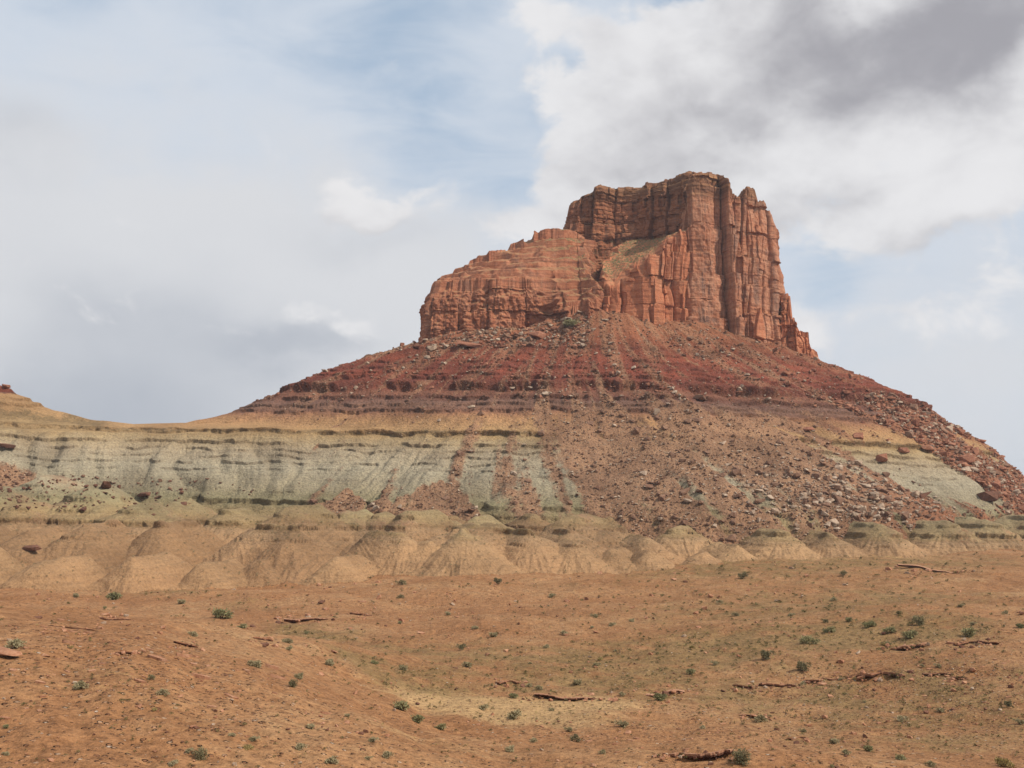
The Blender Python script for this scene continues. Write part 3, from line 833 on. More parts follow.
    TZ = TZ + topn * (.7 * fbm2(TX / 5, TY / 5, 3, seed + 22) + .35 * fbm2(TX / 1.4, TY / 1.4, 2, seed + 23)) * np.clip(tt * 6, 0, 1)[None]
    # bring the first wall-top ring onto the top surface
    wall[:, -1, 2] = ztop(ex, ey)
    top = np.stack([TX, TY, TZ], -1)
    G = np.concatenate([wall, top], 1)
    K = G.shape[1]
    V = G.reshape(-1, 3)
    id_ = np.arange(N * K).reshape(N, K); nxt = np.roll(id_, -1, 0)
    q = np.stack([id_[:, :-1], nxt[:, :-1], nxt[:, 1:], id_[:, 1:]], -1).reshape(-1, 4)
    if area < 0: q = q[:, ::-1]
    sc = np.zeros(len(V)) if scrub is None else scrub(V[:, 0], V[:, 1], V[:, 2])
    o = make_mesh(name, V, q, mat, None, False, {'scrub': sc})
    return o

M_TOWER = mat_cliff('sandstone_tower', [(184, 114, 80), (200, 134, 100), (214, 158, 124)], .78, 127.0)
M_BUTT = mat_cliff('sandstone_buttress', [(192, 114, 80), (208, 130, 92), (216, 146, 108)], .3)
M_SHOULDER = mat_cliff('sandstone_shoulder', [(152, 90, 64), (180, 112, 80), (208, 142, 106)], .45, 0, .6)
M_BACK = mat_cliff('sandstone_rim', [(140, 86, 60), (164, 102, 70), (186, 124, 86)], .5, 136.0, .6)

def stair(z, step, seed, x, y, sharp=.18):
    q = (z + .8 * fbm2(x / 9, y / 9, 2, seed)) / step
    f = np.floor(q); t = q - f
    return (f + np.clip((t - .5 + sharp / 2) / sharp, 0, 1) * .8 + t * .2) * step - .0

CAP = []
def cap_part(o):
    o.parent = butte; o.matrix_parent_inverse = INV; CAP.append(o)

def pxY(px, Y): return (px - 512) / F * Y
# rim block at the back
poly = [(pxY(566, 507), 513), (pxY(577, 507), 506), (pxY(610, 506), 505), (pxY(640, 505), 505), (pxY(668, 500), 497), (pxY(700, 490), 488), (pxY(735, 490), 492), (pxY(760, 505), 505), (pxY(764, 520), 545), (90, 562), (45, 560), (26, 545)]
def top_rim(x, y):
    z = np.interp(x, [22, 27, 33, 42, 62, 74, 82, 98, 101, 106, 116], [133, 140.5, 143.5, 147.5, 148.0, 149.5, 150.5, 149.0, 140, 132, 118])
    return z + .5 * fbm2(x / 4, y / 4, 2, 400) + .8 * np.floor(2 * perlin2(x / 6, y / 9, 401))
cap_part(cliff('rim_cliff', poly, 98, top_rim, M_BACK, 410, 800, 130, 60, .06, 13, .7, 3.6, .75, .9, 1.5, 1.2))
# main tower
poly = [(pxY(684, 482), 484), (pxY(688, 472), 472), (pxY(694, 468), 467), (pxY(716, 466), 465), (pxY(742, 467), 468), (pxY(747, 473), 474), (pxY(750, 485), 500), (pxY(742, 520), 530), (84, 530), (74, 505)]
def top_tower(x, y):
    z = np.interp(x, [70, 76, 82, 92, 96, 99, 103], [137, 141.5, 143, 143.2, 140.5, 136, 133])
    return z + .6 * np.floor(2.2 * perlin2(x / 5, y / 7, 421)) + .12 * (y - 470).clip(0, 40)
cap_part(cliff('tower_cliff', poly, 58, top_tower, M_TOWER, 420, 800, 260, 50, .045, 17, .9, 20, .2, 2.0, 1.1, 1.5, notch=.45, sub=.55))
# right hand tower and its pinnacle
poly = [(pxY(726, 482), 486), (pxY(731, 473), 474), (pxY(753, 471), 472), (pxY(769, 472), 475), (pxY(782, 478), 482), (pxY(791, 486), 494), (pxY(792, 500), 515), (124, 535), (100, 535)]
def top_pin(x, y):
    z = np.interp(x, [92, 98, 102, 103.2, 108, 109.2, 112.5, 115.5, 118.5, 122, 126], [131, 134, 134, 138.8, 138.2, 133, 132.5, 130, 122, 110, 98])
    return z + .8 * np.floor(2.4 * perlin2(x / 3, y / 6, 431)) - .22 * (y - 495).clip(0, 60)
cap_part(cliff('east_cliff', poly, 56, top_pin, M_TOWER, 437, 600, 260, 40, .022, 8.5, 1.1, 12, .3, 2.4, 1.0, 1.0, notch=.6))
# broken blocks stepping down to the right
poly = [(pxY(776, 486), 492), (pxY(782, 480), 481), (pxY(800, 480), 479), (pxY(818, 482), 482), (pxY(829, 486), 490), (pxY(829, 500), 505), (110, 512)]
def top_step(x, y):
    z = np.interp(x, [112, 118, 121, 123, 126, 128, 132, 134, 138, 142], [97, 92, 87, 80, 79, 75, 74, 69, 67, 63])
    return z + 1.2 * np.floor(2 * perlin2(x / 3, y / 4, 471)) + .6 * fbm2(x / 2, y / 2, 2, 472)
cap_part(cliff('stepped_blocks', poly, 52, top_step, M_BUTT, 476, 400, 90, 30, .10, 5, 1.0, 5, .6, 1.2, 1.2, 1.5))
# lower buttress of orange columns
poly = [(pxY(602, 475), 480), (pxY(603, 467), 468), (pxY(612, 465), 464), (pxY(640, 464), 463), (pxY(668, 463), 462), (pxY(690, 464), 464), (pxY(696, 475), 475), (pxY(700, 500), 508), (58, 508), (42, 494)]
def ramp_z(x, y):
    front = np.interp(x, [20, 30, 38, 42, 55, 62, 68, 76, 90], [78, 79, 88, 90.5, 101, 106, 113, 117, 118])
    crest = np.interp(x, [-45, -40, -33, -26, -19, -6, 8, 17, 24, 30, 36, 50, 60, 90], [94, 98, 104, 107, 111, 116.5, 121.5, 125, 127.5, 125, 122, 121, 121.5, 122])
    f2 = np.interp(x, [-45, -38, -30, -10, 8, 14, 20, 30], [86, 90, 92, 92, 92.5, 88, 78, 77])
    front = np.where(x < 30, f2, front)
    y0 = np.interp(x, [8, 20, 38, 44], [465, 456, 456, 465])
    t = np.clip((y - y0) / (505.0 - y0), 0, 1)
    return front + (crest - front) * t
def top_butt(x, y):
    z = ramp_z(x, y)
    return z + .55 * fbm2(x / 3, y / 3, 3, 440) + 1.0 * np.floor(2 * perlin2(x / 5, y / 12, 441)) * sstep(-y, -474, -466)
cap_part(cliff('buttress', poly, 60, top_butt, M_BUTT, 446, 800, 140, 60, .03, 8.0, 1.7, 12.0, .2, 1.6, .5, .9,
               scrub=lambda x, y, z: sstep(y, 466, 474) * (y < 507)))
# western shoulder with its terraces
poly = [(pxY(419, 482), 492), (pxY(419, 476), 474), (pxY(424, 470), 468), (pxY(447, 466), 465), (pxY(470, 465), 463), (pxY(500, 464), 462), (pxY(530, 464), 463), (pxY(548, 466), 466), (pxY(556, 463), 461), (pxY(572, 457), 456), (pxY(592, 456), 455), (pxY(608, 462), 462), (46, 500), (38, 512), (10, 516), (-25, 512), (-40, 505)]
def top_sh(x, y):
    z = ramp_z(x, y)
    z2 = stair(z + 3.0 * fbm2(x / 22, y / 12, 3, 455), 6.0, 450, x, y, .14)
    z3 = stair(z + 2.2 * fbm2(x / 15, y / 10, 3, 457), 3.4, 458, x, y, .16)
    k = sstep(fbm2(x / 13, y / 13, 2, 459), -.15, .15)
    zz = z2 * (1 - k) + z3 * k
    return .7 * zz + .3 * z + .6 * fbm2(x / 9, y / 4, 3, 456) + .9 * fbm2(x / 16, y / 9, 2, 461) + .3 * fbm2(x / 2.5, y / 2.5, 2, 451)
cap_part(cliff('shoulder_cliff', poly, 58, top_sh, M_SHOULDER, 452, 1100, 120, 190, .14, 17, 2.3, 9, .4, .9, 2.6, 3.4,
               scrub=lambda x, y, z: .9 * sstep(x + .6 * (y - 480), 14, 34), center=(8, 500), topn=.5, alcove=2.8, notch=.5, facet=.5, sub=.3))


# ------------------------------------------------------------------ loose blocks
import bmesh

def hull_mesh(name, seed, flat=1.0, n=16, long=1.0, bevel=0.0):
    r = random.Random(seed)
    bm = bmesh.new()
    for i in range(n):
        v = [r.uniform(-1, 1) for _ in range(3)]
        m = max(abs(c) for c in v); f = r.uniform(.82, 1.0) / m
        if r.random() < .5: f *= .92
        bm.verts.new((v[0] * f * .5 * long, v[1] * f * .5, v[2] * f * .5 * flat))
    res = bmesh.ops.convex_hull(bm, input=bm.verts)
    bmesh.ops.delete(bm, geom=[v for v in bm.verts if not v.link_faces], context='VERTS')
    bmesh.ops.recalc_face_normals(bm, faces=bm.faces)
    me = bpy.data.meshes.new(name); bm.to_mesh(me); bm.free()
    return me

def mesh_arrays(me):
    me.calc_loop_triangles()
    v = np.zeros(len(me.vertices) * 3, np.float32); me.vertices.foreach_get('co', v)
    t = np.zeros(len(me.loop_triangles) * 3, np.int32); me.loop_triangles.foreach_get('vertices', t)
    return v.reshape(-1, 3), t.reshape(-1, 3)

M_ROCK = {
    'red': mat_rock('red_boulder', [(122, 78, 62), (160, 104, 80), (190, 138, 108)]),
    'pale': mat_rock('pale_boulder', [(142, 112, 90), (182, 152, 126), (214, 192, 168)]),
    'brown': mat_rock('brown_boulder', [(96, 70, 56), (136, 100, 80), (170, 134, 108)]),
    'soil': mat_rock('flagstone', [(140, 90, 66), (184, 130, 98), (212, 166, 132)], 2.0),
    'dark': mat_rock('dark_rock_and_ledge_shade', [(80, 52, 42), (112, 76, 60), (148, 104, 82)], 1.5)}
ROCK_SHAPES = [hull_mesh('boulder', 500 + i, [.75, .6, .9, .5, .7, .45, .8, .65][i], 14 + i, [1, 1.25, 1, 1.5, 1.1, 1.6, 1, 1.3][i]) for i in range(8)]
ROCK_VAR = {k: [] for k in M_ROCK}
for k, mm in M_ROCK.items():
    for me in ROCK_SHAPES:
        c = me.copy(); c.materials.append(mm); ROCK_VAR[k].append(c)
ROCK_ARR = [mesh_arrays(me) for me in ROCK_SHAPES]

def slope_at(x, y, e=.6):
    z0 = land(np.array([x - e, x + e, x, x]), np.array([y, y, y - e, y + e]))
    n = Vector((-(z0[1] - z0[0]) / (2 * e), -(z0[3] - z0[2]) / (2 * e), 1)); n.normalize(); return n

def merged(name, kind_mat, pts, sizes, seed, sink=.15, normals=None):
    r = np.random.default_rng(seed); VV, TT = [], []; off = 0
    for i, (p, s) in enumerate(zip(pts, sizes)):
        v, t = ROCK_ARR[int(r.integers(8))]
        a = r.uniform(0, 6.283); c, sn = math.cos(a), math.sin(a)
        b = r.normal(0, .25); cb, sb = math.cos(b), math.sin(b)
        w = v * s
        w = np.stack([w[:, 0] * c - w[:, 1] * sn, w[:, 0] * sn + w[:, 1] * c, w[:, 2]], 1)
        w = np.stack([w[:, 0] * cb - w[:, 2] * sb, w[:, 1], w[:, 0] * sb + w[:, 2] * cb], 1)
        w = w + p + np.array([0, 0, s * sink])
        VV.append(w); TT.append(t + off); off += len(v)
    return make_mesh(name, np.concatenate(VV), np.concatenate(TT), kind_mat, None, False)

# candidates on the slopes, drawn evenly over the picture area of the land in view
vis = (ELEV >= VISMAX - 1e-9)
inpic = vis & (np.abs(AZ)[:, None] < R(25.1)) & (RR[None, :] < 560)
dE = np.zeros_like(ELEV); dE[:, 1:] = np.clip(ELEV[:, 1:] - VISMAX[:, :-1], 0, None)
area = dE * inpic * (np.gradient(AZ)[:, None])
def draw(weight, n, seed):
    w = (area * weight).ravel(); w = w / w.sum()
    r = np.random.default_rng(seed)
    i = r.choice(len(w), n, p=w)
    ai, rj = np.unravel_index(i, ELEV.shape)
    az = AZ[ai] + r.uniform(-.5, .5, n) * .0006; rr_ = RR[rj] - r.uniform(0, 1, n) * (RR[rj] - RR[rj - 1])
    x, y = rr_ * np.sin(az), rr_ * np.cos(az)
    return x, y, Z[ai, rj], ai, rj

deg_g = np.degrees(np.arctan2(gx - CX, -(gy - CY)))
W_right = (REG == 2) * sstep(deg_g, 40, 55) * np.clip(RUB, 0, 1) * (STRAT < 48)
W_low = (REG == 2) * np.exp(-((deg_g - 26) / 12) ** 2) * np.exp(-((STRAT - 4) / 9) ** 2) * np.clip(RUB + .2, 0, 1)
W_mid = (REG == 2) * (deg_g < 45) * np.clip(RUB, 0, 1) * (STRAT < 40)
W_up = (REG == 2) * np.clip(RUB, 0, 1) * (STRAT > 36)
W_shelf = (REG == 2) * (STRAT > 62) * (deg_g < -8)
W_left = (REG <= 2) * (REG >= 1) * np.exp(-((gx + 150) / 40) ** 2) * (STRAT < 5) * (STRAT > -6) * .5
BOULD = []   # x, y, z, size, colour, zone
def field(W, n, smin, smax_, alpha, colour, zone, seed):
    x, y, z, ai, rj = draw(W, n, seed)
    r = np.random.default_rng(seed + 1)
    u = r.uniform(0, 1, n)
    s = smin * (1 - u * (1 - (smin / smax_) ** alpha)) ** (-1 / alpha)
    for i in range(n): BOULD.append((x[i], y[i], z[i], s[i], colour if isinstance(colour, str) else colour[int(r.integers(len(colour)))], zone))
field(W_right, 2600, .45, 4.2, 1.9, ['red', 'red', 'red', 'brown', 'pale'], 'right', 1)
field(W_low, 1000, .5, 3.3, 1.8, ['pale', 'pale', 'brown'], 'low', 3)
field(W_mid, 3400, .35, 3.0, 2.2, ['brown', 'brown', 'brown', 'pale'], 'mid', 5)
field(W_up, 2600, .4, 2.6, 2.2, ['red', 'red', 'brown', 'pale'], 'up', 7)
field(W_shelf, 700, .5, 3.0, 1.9, ['red', 'pale', 'brown'], 'shelf', 9)
field(W_left, 260, .4, 2.0, 2.0, ['brown', 'dark'], 'left', 11)
order = sorted(range(len(BOULD)), key=lambda i: -BOULD[i][3] / BOULD[i][1])
ZONE = {
    'right': ('red and brown block in the rubble spilling down the right flank', 'rubble blocks on the right flank'),
    'low': ('pale block in the light rubble field low on the brown talus', 'pale blocks low on the talus'),
    'mid': ('brown block lying on the brown talus below the dark ledges', 'blocks on the brown talus'),
    'up': ('block lying on the red slope just under the cliffs', 'blocks on the red slope'),
    'shelf': ('block fallen at the foot of the western shoulder cliff', 'blocks under the shoulder cliff'),
    'left': ('small dark block on the mounds at the left edge', 'dark blocks on the left mounds')}
COLW = {'red': 'reddish', 'pale': 'pale', 'brown': 'brown', 'dark': 'dark'}
def place_rock(x, y, z, s, colour, label, group=None, rz=None, seed=0, name='boulder', sc=(1, 1, 1), tilt=(0, 0), sink=.12, shape=None):
    r = random.Random(seed)
    me = ROCK_VAR[colour][r.randrange(8) if shape is None else shape]
    o = bpy.data.objects.new(name, me); C.objects.link(o)
    o.location = (x, y, z + s * sink); o.scale = (s * sc[0], s * sc[1], s * sc[2])
    o.rotation_euler = (tilt[0] + r.gauss(0, .15), tilt[1] + r.gauss(0, .15), r.uniform(0, 6.28) if rz is None else rz)
    tag(o, label, 'boulder', group)
    return o
taken = 0; rest = {}
for i in order:
    x, y, z, s, colour, zone = BOULD[i]
    if taken < 240:
        lab, grp = ZONE[zone]
        place_rock(x, y, z, s, colour, COLW[colour] + ' ' + lab.replace('red and brown ', '').replace('pale block', 'block').replace('brown block', 'block').replace('small dark block', 'block'), COLW[colour] + ' ' + grp.replace('pale ', '').replace('dark ', ''), seed=i)
        taken += 1
    else: rest.setdefault(colour, []).append(i)
for colour, L in rest.items():
    o = merged({'red': 'red_rubble', 'pale': 'pale_rubble', 'brown': 'brown_rubble', 'dark': 'dark_rubble'}[colour], M_ROCK[colour], [np.array(BOULD[i][:3]) for i in L], [BOULD[i][3] for i in L], 900 + len(L))
    tag(o, COLW[colour] + ' broken rock strewn over the slopes of the butte', 'rubble', kind='stuff')

def px_size(px, y): return px * y / F
NAMED = [  # px, py, width px, colour, label, name, scale
    (838, 503, 12, 'brown', 'squat brown block with a flat pale cap at the foot of the talus', 'boulder', (1, 1, 1.1)),
    (988, 500, 18, 'dark', 'big dark red boulder at the right edge below the red rubble', 'boulder', (1.2, 1, .9)),
    (924, 498, 12, 'dark', 'dark red boulder left of the big one at the right edge', 'boulder', (1, 1, 1)),
    (967, 462, 16, 'red', 'orange-red block highest on the right edge of the rubble', 'boulder', (1, 1, 1)),
    (882, 461, 13, 'red', 'brown-red block jutting from the middle of the red rubble', 'boulder', (1, 1, 1.1)),
    (858, 438, 11, 'red', 'red block at the left rim of the red rubble above the tan beds', 'boulder', (1, 1, .9)),
    (808, 431, 11, 'red', 'lone orange block on the brown talus beside the tan beds', 'boulder', (1.3, 1, .7)),
    (106, 489, 14, 'dark', 'dark leaning slab on the crest of the left clay mound', 'boulder', (1.4, .8, .7)),
    (144, 497, 13, 'dark', 'dark broken slab on the bench right of the left clay mound', 'boulder', (1.5, .8, .5)),
    (30, 550, 14, 'dark', 'dark fallen slab lying in the gully at the left edge', 'boulder', (1.5, .7, .6)),
    (8, 448, 11, 'dark', 'dark block sticking out of the slope at the far left', 'boulder', (1.3, 1, .8)),
    (470, 348, 15, 'red', 'orange fallen block against the foot of the shoulder cliff', 'boulder', (1.3, 1, .8)),
    (432, 350, 9, 'pale', 'pale fallen block under the left end of the shoulder cliff', 'boulder', (1, 1, 1)),
    (537, 337, 14, 'red', 'upright red block on the scree below the gap in the cliffs', 'boulder', (1, 1, 1.1)),
    (700, 400, 12, 'brown', 'grey block just below the dark ledges in the middle of the slope', 'boulder', (1, 1, .9)),
    (600, 432, 6, 'brown', 'small brown block beside the tan streak on the talus', 'boulder', (1, 1, 1)),
    (6, 388, 8, 'red', 'largest of the red blocks capping the ridge at the far left', 'boulder', (1.4, 1, .7)),
    (15, 391, 6, 'red', 'middle red block capping the ridge at the far left', 'boulder', (1.4, 1, .7)),
    (23, 394, 5, 'red', 'lowest red block on the ridge crest at the far left', 'boulder', (1.3, 1, .7)),
    (5, 656, 20, 'soil', 'pale pink slab jutting in at the left edge of the foreground', 'boulder', (1.5, 1, .5)),
]
for q, (px, py, wp, colour, label, nm, sc) in enumerate(NAMED):
    x, y, z = hit(px, py)
    place_rock(x, y, z, px_size(wp, y) / 1.0, colour, label, None, seed=3000 + q, name=nm, sc=sc, rz=.3 * q, sink=.2)

# leaning flake at the foot of the tower
def flake():
    bm = bmesh.new()
    base = [(-2.6, 0), (3.0, 0), (2.6, 3.5), (.9, 9.5), (-.6, 14.5), (-1.6, 9.5), (-2.7, 4)]
    f = [bm.verts.new((x + .15 * math.sin(7 * z), -1.3 + .05 * z, z)) for x, z in base]; b = [bm.verts.new((x * .9, 1.3 + .05 * z, z * .98)) for x, z in base]
    bm.faces.new(f); bm.faces.new(b[::-1])
    for i in range(len(f)):
        j = (i + 1) % len(f); bm.faces.new((f[j], f[i], b[i], b[j]))
    bmesh.ops.recalc_face_normals(bm, faces=bm.faces)
    bmesh.ops.bevel(bm, geom=bm.edges[:], offset=.25, segments=1, affect='EDGES')
    me = bpy.data.meshes.new('rock_flake'); bm.to_mesh(me); bm.free(); me.materials.append(M_BUTT)
    o = bpy.data.objects.new('rock_flake', me); C.objects.link(o)
    o.location = (pxY(762, 467), 467.5, 69.0); o.rotation_euler = (-.12, .22, .5)
    tag(o, 'tall pointed orange flake leaning against the foot of the tower', 'rock slab')
flake()


# ------------------------------------------------------------------ thin hard beds cropping out of the desert floor
HOLLOWS = []
def ledge(px, py, wpx, hpx, label, rot=0.0, group=None, depth=.55, colour='dark', lift=1.0):
    x, y, z = hit(px, py)
    L = px_size(wpx, y); T = max(px_size(hpx, y) * .62, .06); r = random.Random(int(px * 7 + py))
    D = min(max(L * .35, T * 3.0), T * 7)
    n = max(8, int(wpx / 1.6)); bm = bmesh.new(); ring = []
    prof = np.interp(np.arange(n + 1), np.arange(0, n + 3, 3), [r.choice([.05, .4, .7, 1.0, 1.2]) for _ in range(len(np.arange(0, n + 3, 3)))])
    for i in range(n + 1):
        t = i / n; u = (t - .5) * L; e = min(1, 9 * min(t, 1 - t) + .3)
        th = T * .62 * (.6 + .4 * prof[i]) * e; fr = -D * .28 * prof[i] * e - r.uniform(0, .06) * D; bk = D * .5
        up = T * (.30 + .12 * prof[i]) * e * lift
        wv = D * (.55 * math.sin(t * L / D * 1.3 + px) + .3 * math.sin(t * L / D * 3.1 + py)) * .6
        c = [(u, bk, -T * .8), (u, bk, -T * .25), (u, fr * .2, up * .8), (u, fr, up), (u, fr * .97, up - th * .5), (u, fr * .85, up - th), (u, fr * .2 + D * .1, up - th * 1.05), (u, D * .2, -T * 1.2)]
        ring.append([bm.verts.new((v[0], v[1] + wv, v[2])) for v in c])
    for a, b in zip(ring[:-1], ring[1:]):
        for k in range(len(a)):
            m = (k + 1) % len(a); bm.faces.new((a[k], b[k], b[m], a[m]))
    bm.faces.new(ring[0]); bm.faces.new(ring[-1][::-1])
    bmesh.ops.recalc_face_normals(bm, faces=bm.faces)
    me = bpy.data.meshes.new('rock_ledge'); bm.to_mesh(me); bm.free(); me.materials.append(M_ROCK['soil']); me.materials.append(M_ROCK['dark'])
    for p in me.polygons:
        if p.normal.z < -.1: p.material_index = 1  # undercut faces coloured darker: shade under the lip painted in
    o = bpy.data.objects.new('rock_ledge', me); C.objects.link(o)
    nrm = slope_at(x, y, 1.0)
    q = Vector((0, 0, 1)).rotation_difference(nrm)
    o.rotation_mode = 'QUATERNION'
    ang = -math.atan2(x, y) + rot
    o.rotation_quaternion = q @ Quaternion((0, 0, 1), ang)
    o.location = (x, y, z)
    HOLLOWS.append((x + math.sin(ang) * D * .45, y - math.cos(ang) * D * .45, ang, L * .52, D * .62, T * .95))
    tag(o, label, 'rock ledge', group)
    return o
LEDGE_LIST = [
    (699, 754, 66, 11, 'broad overhanging ledge with a dark hollow below it, at the bottom edge', .05),
    (880, 675, 46, 9, 'long dark broken ledge on the gravel slope at the right', -.05), (937, 674, 26, 5, 'thin dark ledge just right of the long dark broken one', 0), (958, 677, 14, 7, 'short thick dark ledge at the right end of the lower ledge line', .1),
    (909, 646, 36, 7, 'dark knobby ledge below the green strip at the right', -.03), (966, 643, 24, 4, 'thin reddish ledge right of the dark knobby one', .02), (988, 642, 20, 4, 'thin ledge at the right end of the upper ledge line', 0), (880, 646, 22, 3, 'low pale ledge left of the dark knobby one', 0),
    (664, 693, 40, 6, 'jagged ledge above the green bush right of the sand patch', .03), (743, 686, 20, 5, 'short ledge in the gap between two jagged ledges, mid right', 0), (778, 685, 36, 6, 'jagged notched ledge beside the mid-right gravel', -.08), (812, 681, 16, 6, 'short dark ledge left of the long dark broken one', .1), (831, 679, 18, 3, 'thin ledge touching the left end of the long dark broken one', 0),
    (568, 697, 66, 4, 'long thin pink ledge along the far rim of the sand patch', -.03), (508, 682, 24, 5, 'dark thin ledge in the wash above the sand patch', 0), (480, 682, 14, 4, 'short pale ledge left of the dark thin one in the wash', .05),
    (117, 619, 26, 5, 'reddish ledge at the crest of the left foreground slope', -.06), (72, 628, 44, 4, 'long low ledge running left from the crest ledge on the left slope', -.09), (186, 644, 24, 5, 'pale-topped ledge in the middle of the left slope', .05), (124, 652, 16, 5, 'short dark ledge left of the angled planks on the left slope', -.05), (96, 653, 20, 3, 'thin ledge at the left end of the plank row on the left slope', 0),
    (226, 640, 26, 4, 'broken ledge near the right end of the left slope', 0), (263, 639, 20, 6, 'rounded red ledge at the right tip of the left slope', .05),
    (312, 619, 54, 4, 'long thin dark ledge on the plain left of centre', -.05), (361, 614, 22, 5, 'dark knobbly ledge at the right end of the plain ledge', -.06), (421, 611, 22, 4, 'short thin dark ledge on the plain nearer the centre', -.08),
    (761, 589, 14, 4, 'small dark ledge on the plain below the right-hand mounds', 0), (828, 582, 9, 3, 'tiny dark ledge near the green strip under the mounds', 0), (874, 573, 50, 3, 'low ledge at the left end of the far ledge line by the mounds', -.05), (930, 569, 60, 3, 'low ledge on the plain below the mounds at the far right', -.05), (990, 564, 56, 3, 'low ledge at the right end of the far ledge line by the mounds', -.05),
    (797, 738, 20, 4, 'thin slab edge on the low knoll right of the bottom bush', .2), (785, 749, 26, 3, 'cracked thin slab line below right of the bottom bush', -.25), (640, 745, 30, 3, 'thin pale slab line left above the overhanging ledge', -.05), (755, 716, 30, 3, 'thin slab edge at the crest of the low right knoll', .25),
    (130, 497, 1, 1, '', 0)]
LEDGE_STONES = []
for a in LEDGE_LIST[:-1]:
    if a[0] in (880,) and a[1] == 646 or a[0] in (480, 96, 761, 828, 640, 785, 226, 421, 874, 990): continue
    for q in range(int(6 + a[2] * .45)): LEDGE_STONES.append((a[0] + rng.uniform(-.75, .75) * a[2], a[1] + rng.normal(1.5, 3.0)))
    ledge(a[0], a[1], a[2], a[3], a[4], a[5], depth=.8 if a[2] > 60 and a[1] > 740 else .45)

# the soil is washed out in front of each ledge
gm = ground.data; gc = np.zeros(len(gm.vertices) * 3, np.float32); gm.vertices.foreach_get('co', gc); gc = gc.reshape(-1, 3)
for (hx, hy, ang, hl, hd, ht) in HOLLOWS:
    near = np.where((np.abs(gc[:, 0] - hx) < hl + 3 * hd) & (np.abs(gc[:, 1] - hy) < hl + 3 * hd))[0]
    ddx, ddy = gc[near, 0] - hx, gc[near, 1] - hy
    uu = ddx * math.cos(ang) + ddy * math.sin(ang); vv = -ddx * math.sin(ang) + ddy * math.cos(ang)
    gc[near, 2] -= ht * np.exp(-np.abs(uu / hl) ** 4 - np.abs(vv / hd) ** 3)
gm.vertices.foreach_set('co', gc.ravel()); gm.update()

# flagstones: thin plates lying on the left slope and on the knoll
def plate(px, py, wpx, rot, label, group, seed, ratio=.3, th=.09):
    x, y, z = hit(px, py); L = px_size(wpx, y); r = random.Random(seed)
    me = bpy.data.meshes.new('flagstone'); bm = bmesh.new()
    n = r.choice([5, 6, 6, 7]); pts = []
    for k in range(n):
        a = 2 * math.pi * (k + r.uniform(-.3, .3)) / n
        pts.append((math.cos(a) * .5 * L * r.uniform(.8, 1.1), math.sin(a) * .5 * L * ratio * r.uniform(.8, 1.2)))
    t = L * th * r.uniform(.7, 1.3)
    f = [bm.verts.new((a, b, t)) for a, b in pts]; g = [bm.verts.new((a * .95, b * .95, -t)) for a, b in pts]
    bm.faces.new(f); bm.faces.new(g[::-1])
    for i in range(n): bm.faces.new((f[(i + 1) % n], f[i], g[i], g[(i + 1) % n]))
    bmesh.ops.recalc_face_normals(bm, faces=bm.faces); bm.to_mesh(me); bm.free(); me.materials.append(M_ROCK['soil'])
    o = bpy.data.objects.new('flagstone', me); C.objects.link(o)
    o.rotation_mode = 'QUATERNION'
    o.rotation_quaternion = Vector((0, 0, 1)).rotation_difference(slope_at(x, y, .8)) @ Quaternion((0, 0, 1), rot) @ Quaternion((1, 0, 0), r.uniform(-.25, .1))
    o.location = (x, y, z + t * .4)
    tag(o, label, 'flagstone', group)
for q, (px, py, w, rot, lab) in enumerate([
    (156, 659, 26, -.5, 'long angled plank of stone in the middle of the left slope'), (184, 657, 22, .9, 'stone plank pointing down the left slope, right of the angled one'), (201, 678, 20, .2, 'dark-edged plank lying below the angled planks'),
    (272, 668, 18, .5, 'stone plank near the shrub at the right end of the left slope'), (278, 678, 17, .4, 'pale plank just below the plank by the shrub'), (212, 707, 11, .3, 'small pale flagstone low on the left slope'), (326, 714, 12, .2, 'pale flagstone above the shrubs at bottom left'),
    (140, 682, 14, 0, 'pink flagstone beside the gravelly patch of the left slope'), (68, 643, 14, 0, 'flat pink flagstone under the long low ledge at left'), (40, 683, 11, .2, 'rounded flagstone left of the grey bush on the left slope'), (88, 633, 9, 0, 'upright pale stone below the crest ledge'), (72, 632, 13, 0, 'grey rounded stone under the long low ledge'),
    (362, 602, 9, .3, 'pale flagstone on the plain above the knobbly ledge'), (722, 724, 8, .2, 'white flat stone on the low right knoll'), (870, 732, 6, 0, 'white stone on the gravel slope at bottom right'), (3, 719, 14, .1, 'pink flagstone cut by the left edge near the bottom')]):
    plate(px, py, w, rot, lab, None, 4000 + q)
_r = random.Random(77)
GR = {'l': 'pink flagstone scattered on the left foreground slope', 'k': 'thin flagstone scattered on the low knoll at the bottom', 'r': 'small flagstone scattered on the gravel slope at the right'}
for i in range(150):
    zn = _r.choice('llllkrr')
    if zn == 'l': px, py = _r.uniform(5, 300), _r.gauss(655, 26); w = _r.uniform(4, 10)
    elif zn == 'k': px, py = _r.uniform(560, 800), _r.gauss(744, 13); w = _r.uniform(4, 9)
    else: px, py = _r.uniform(800, 1020), _r.gauss(690, 30); w = _r.uniform(3, 7)
    if py > 764 or py < 600 or (zn == 'l' and py < 590 + .3 * px): continue
    plate(px, py, w, _r.uniform(-.6, .9), GR[zn], GR[zn].replace('flagstone', 'flagstones'), 5000 + i, _r.uniform(.3, .7))

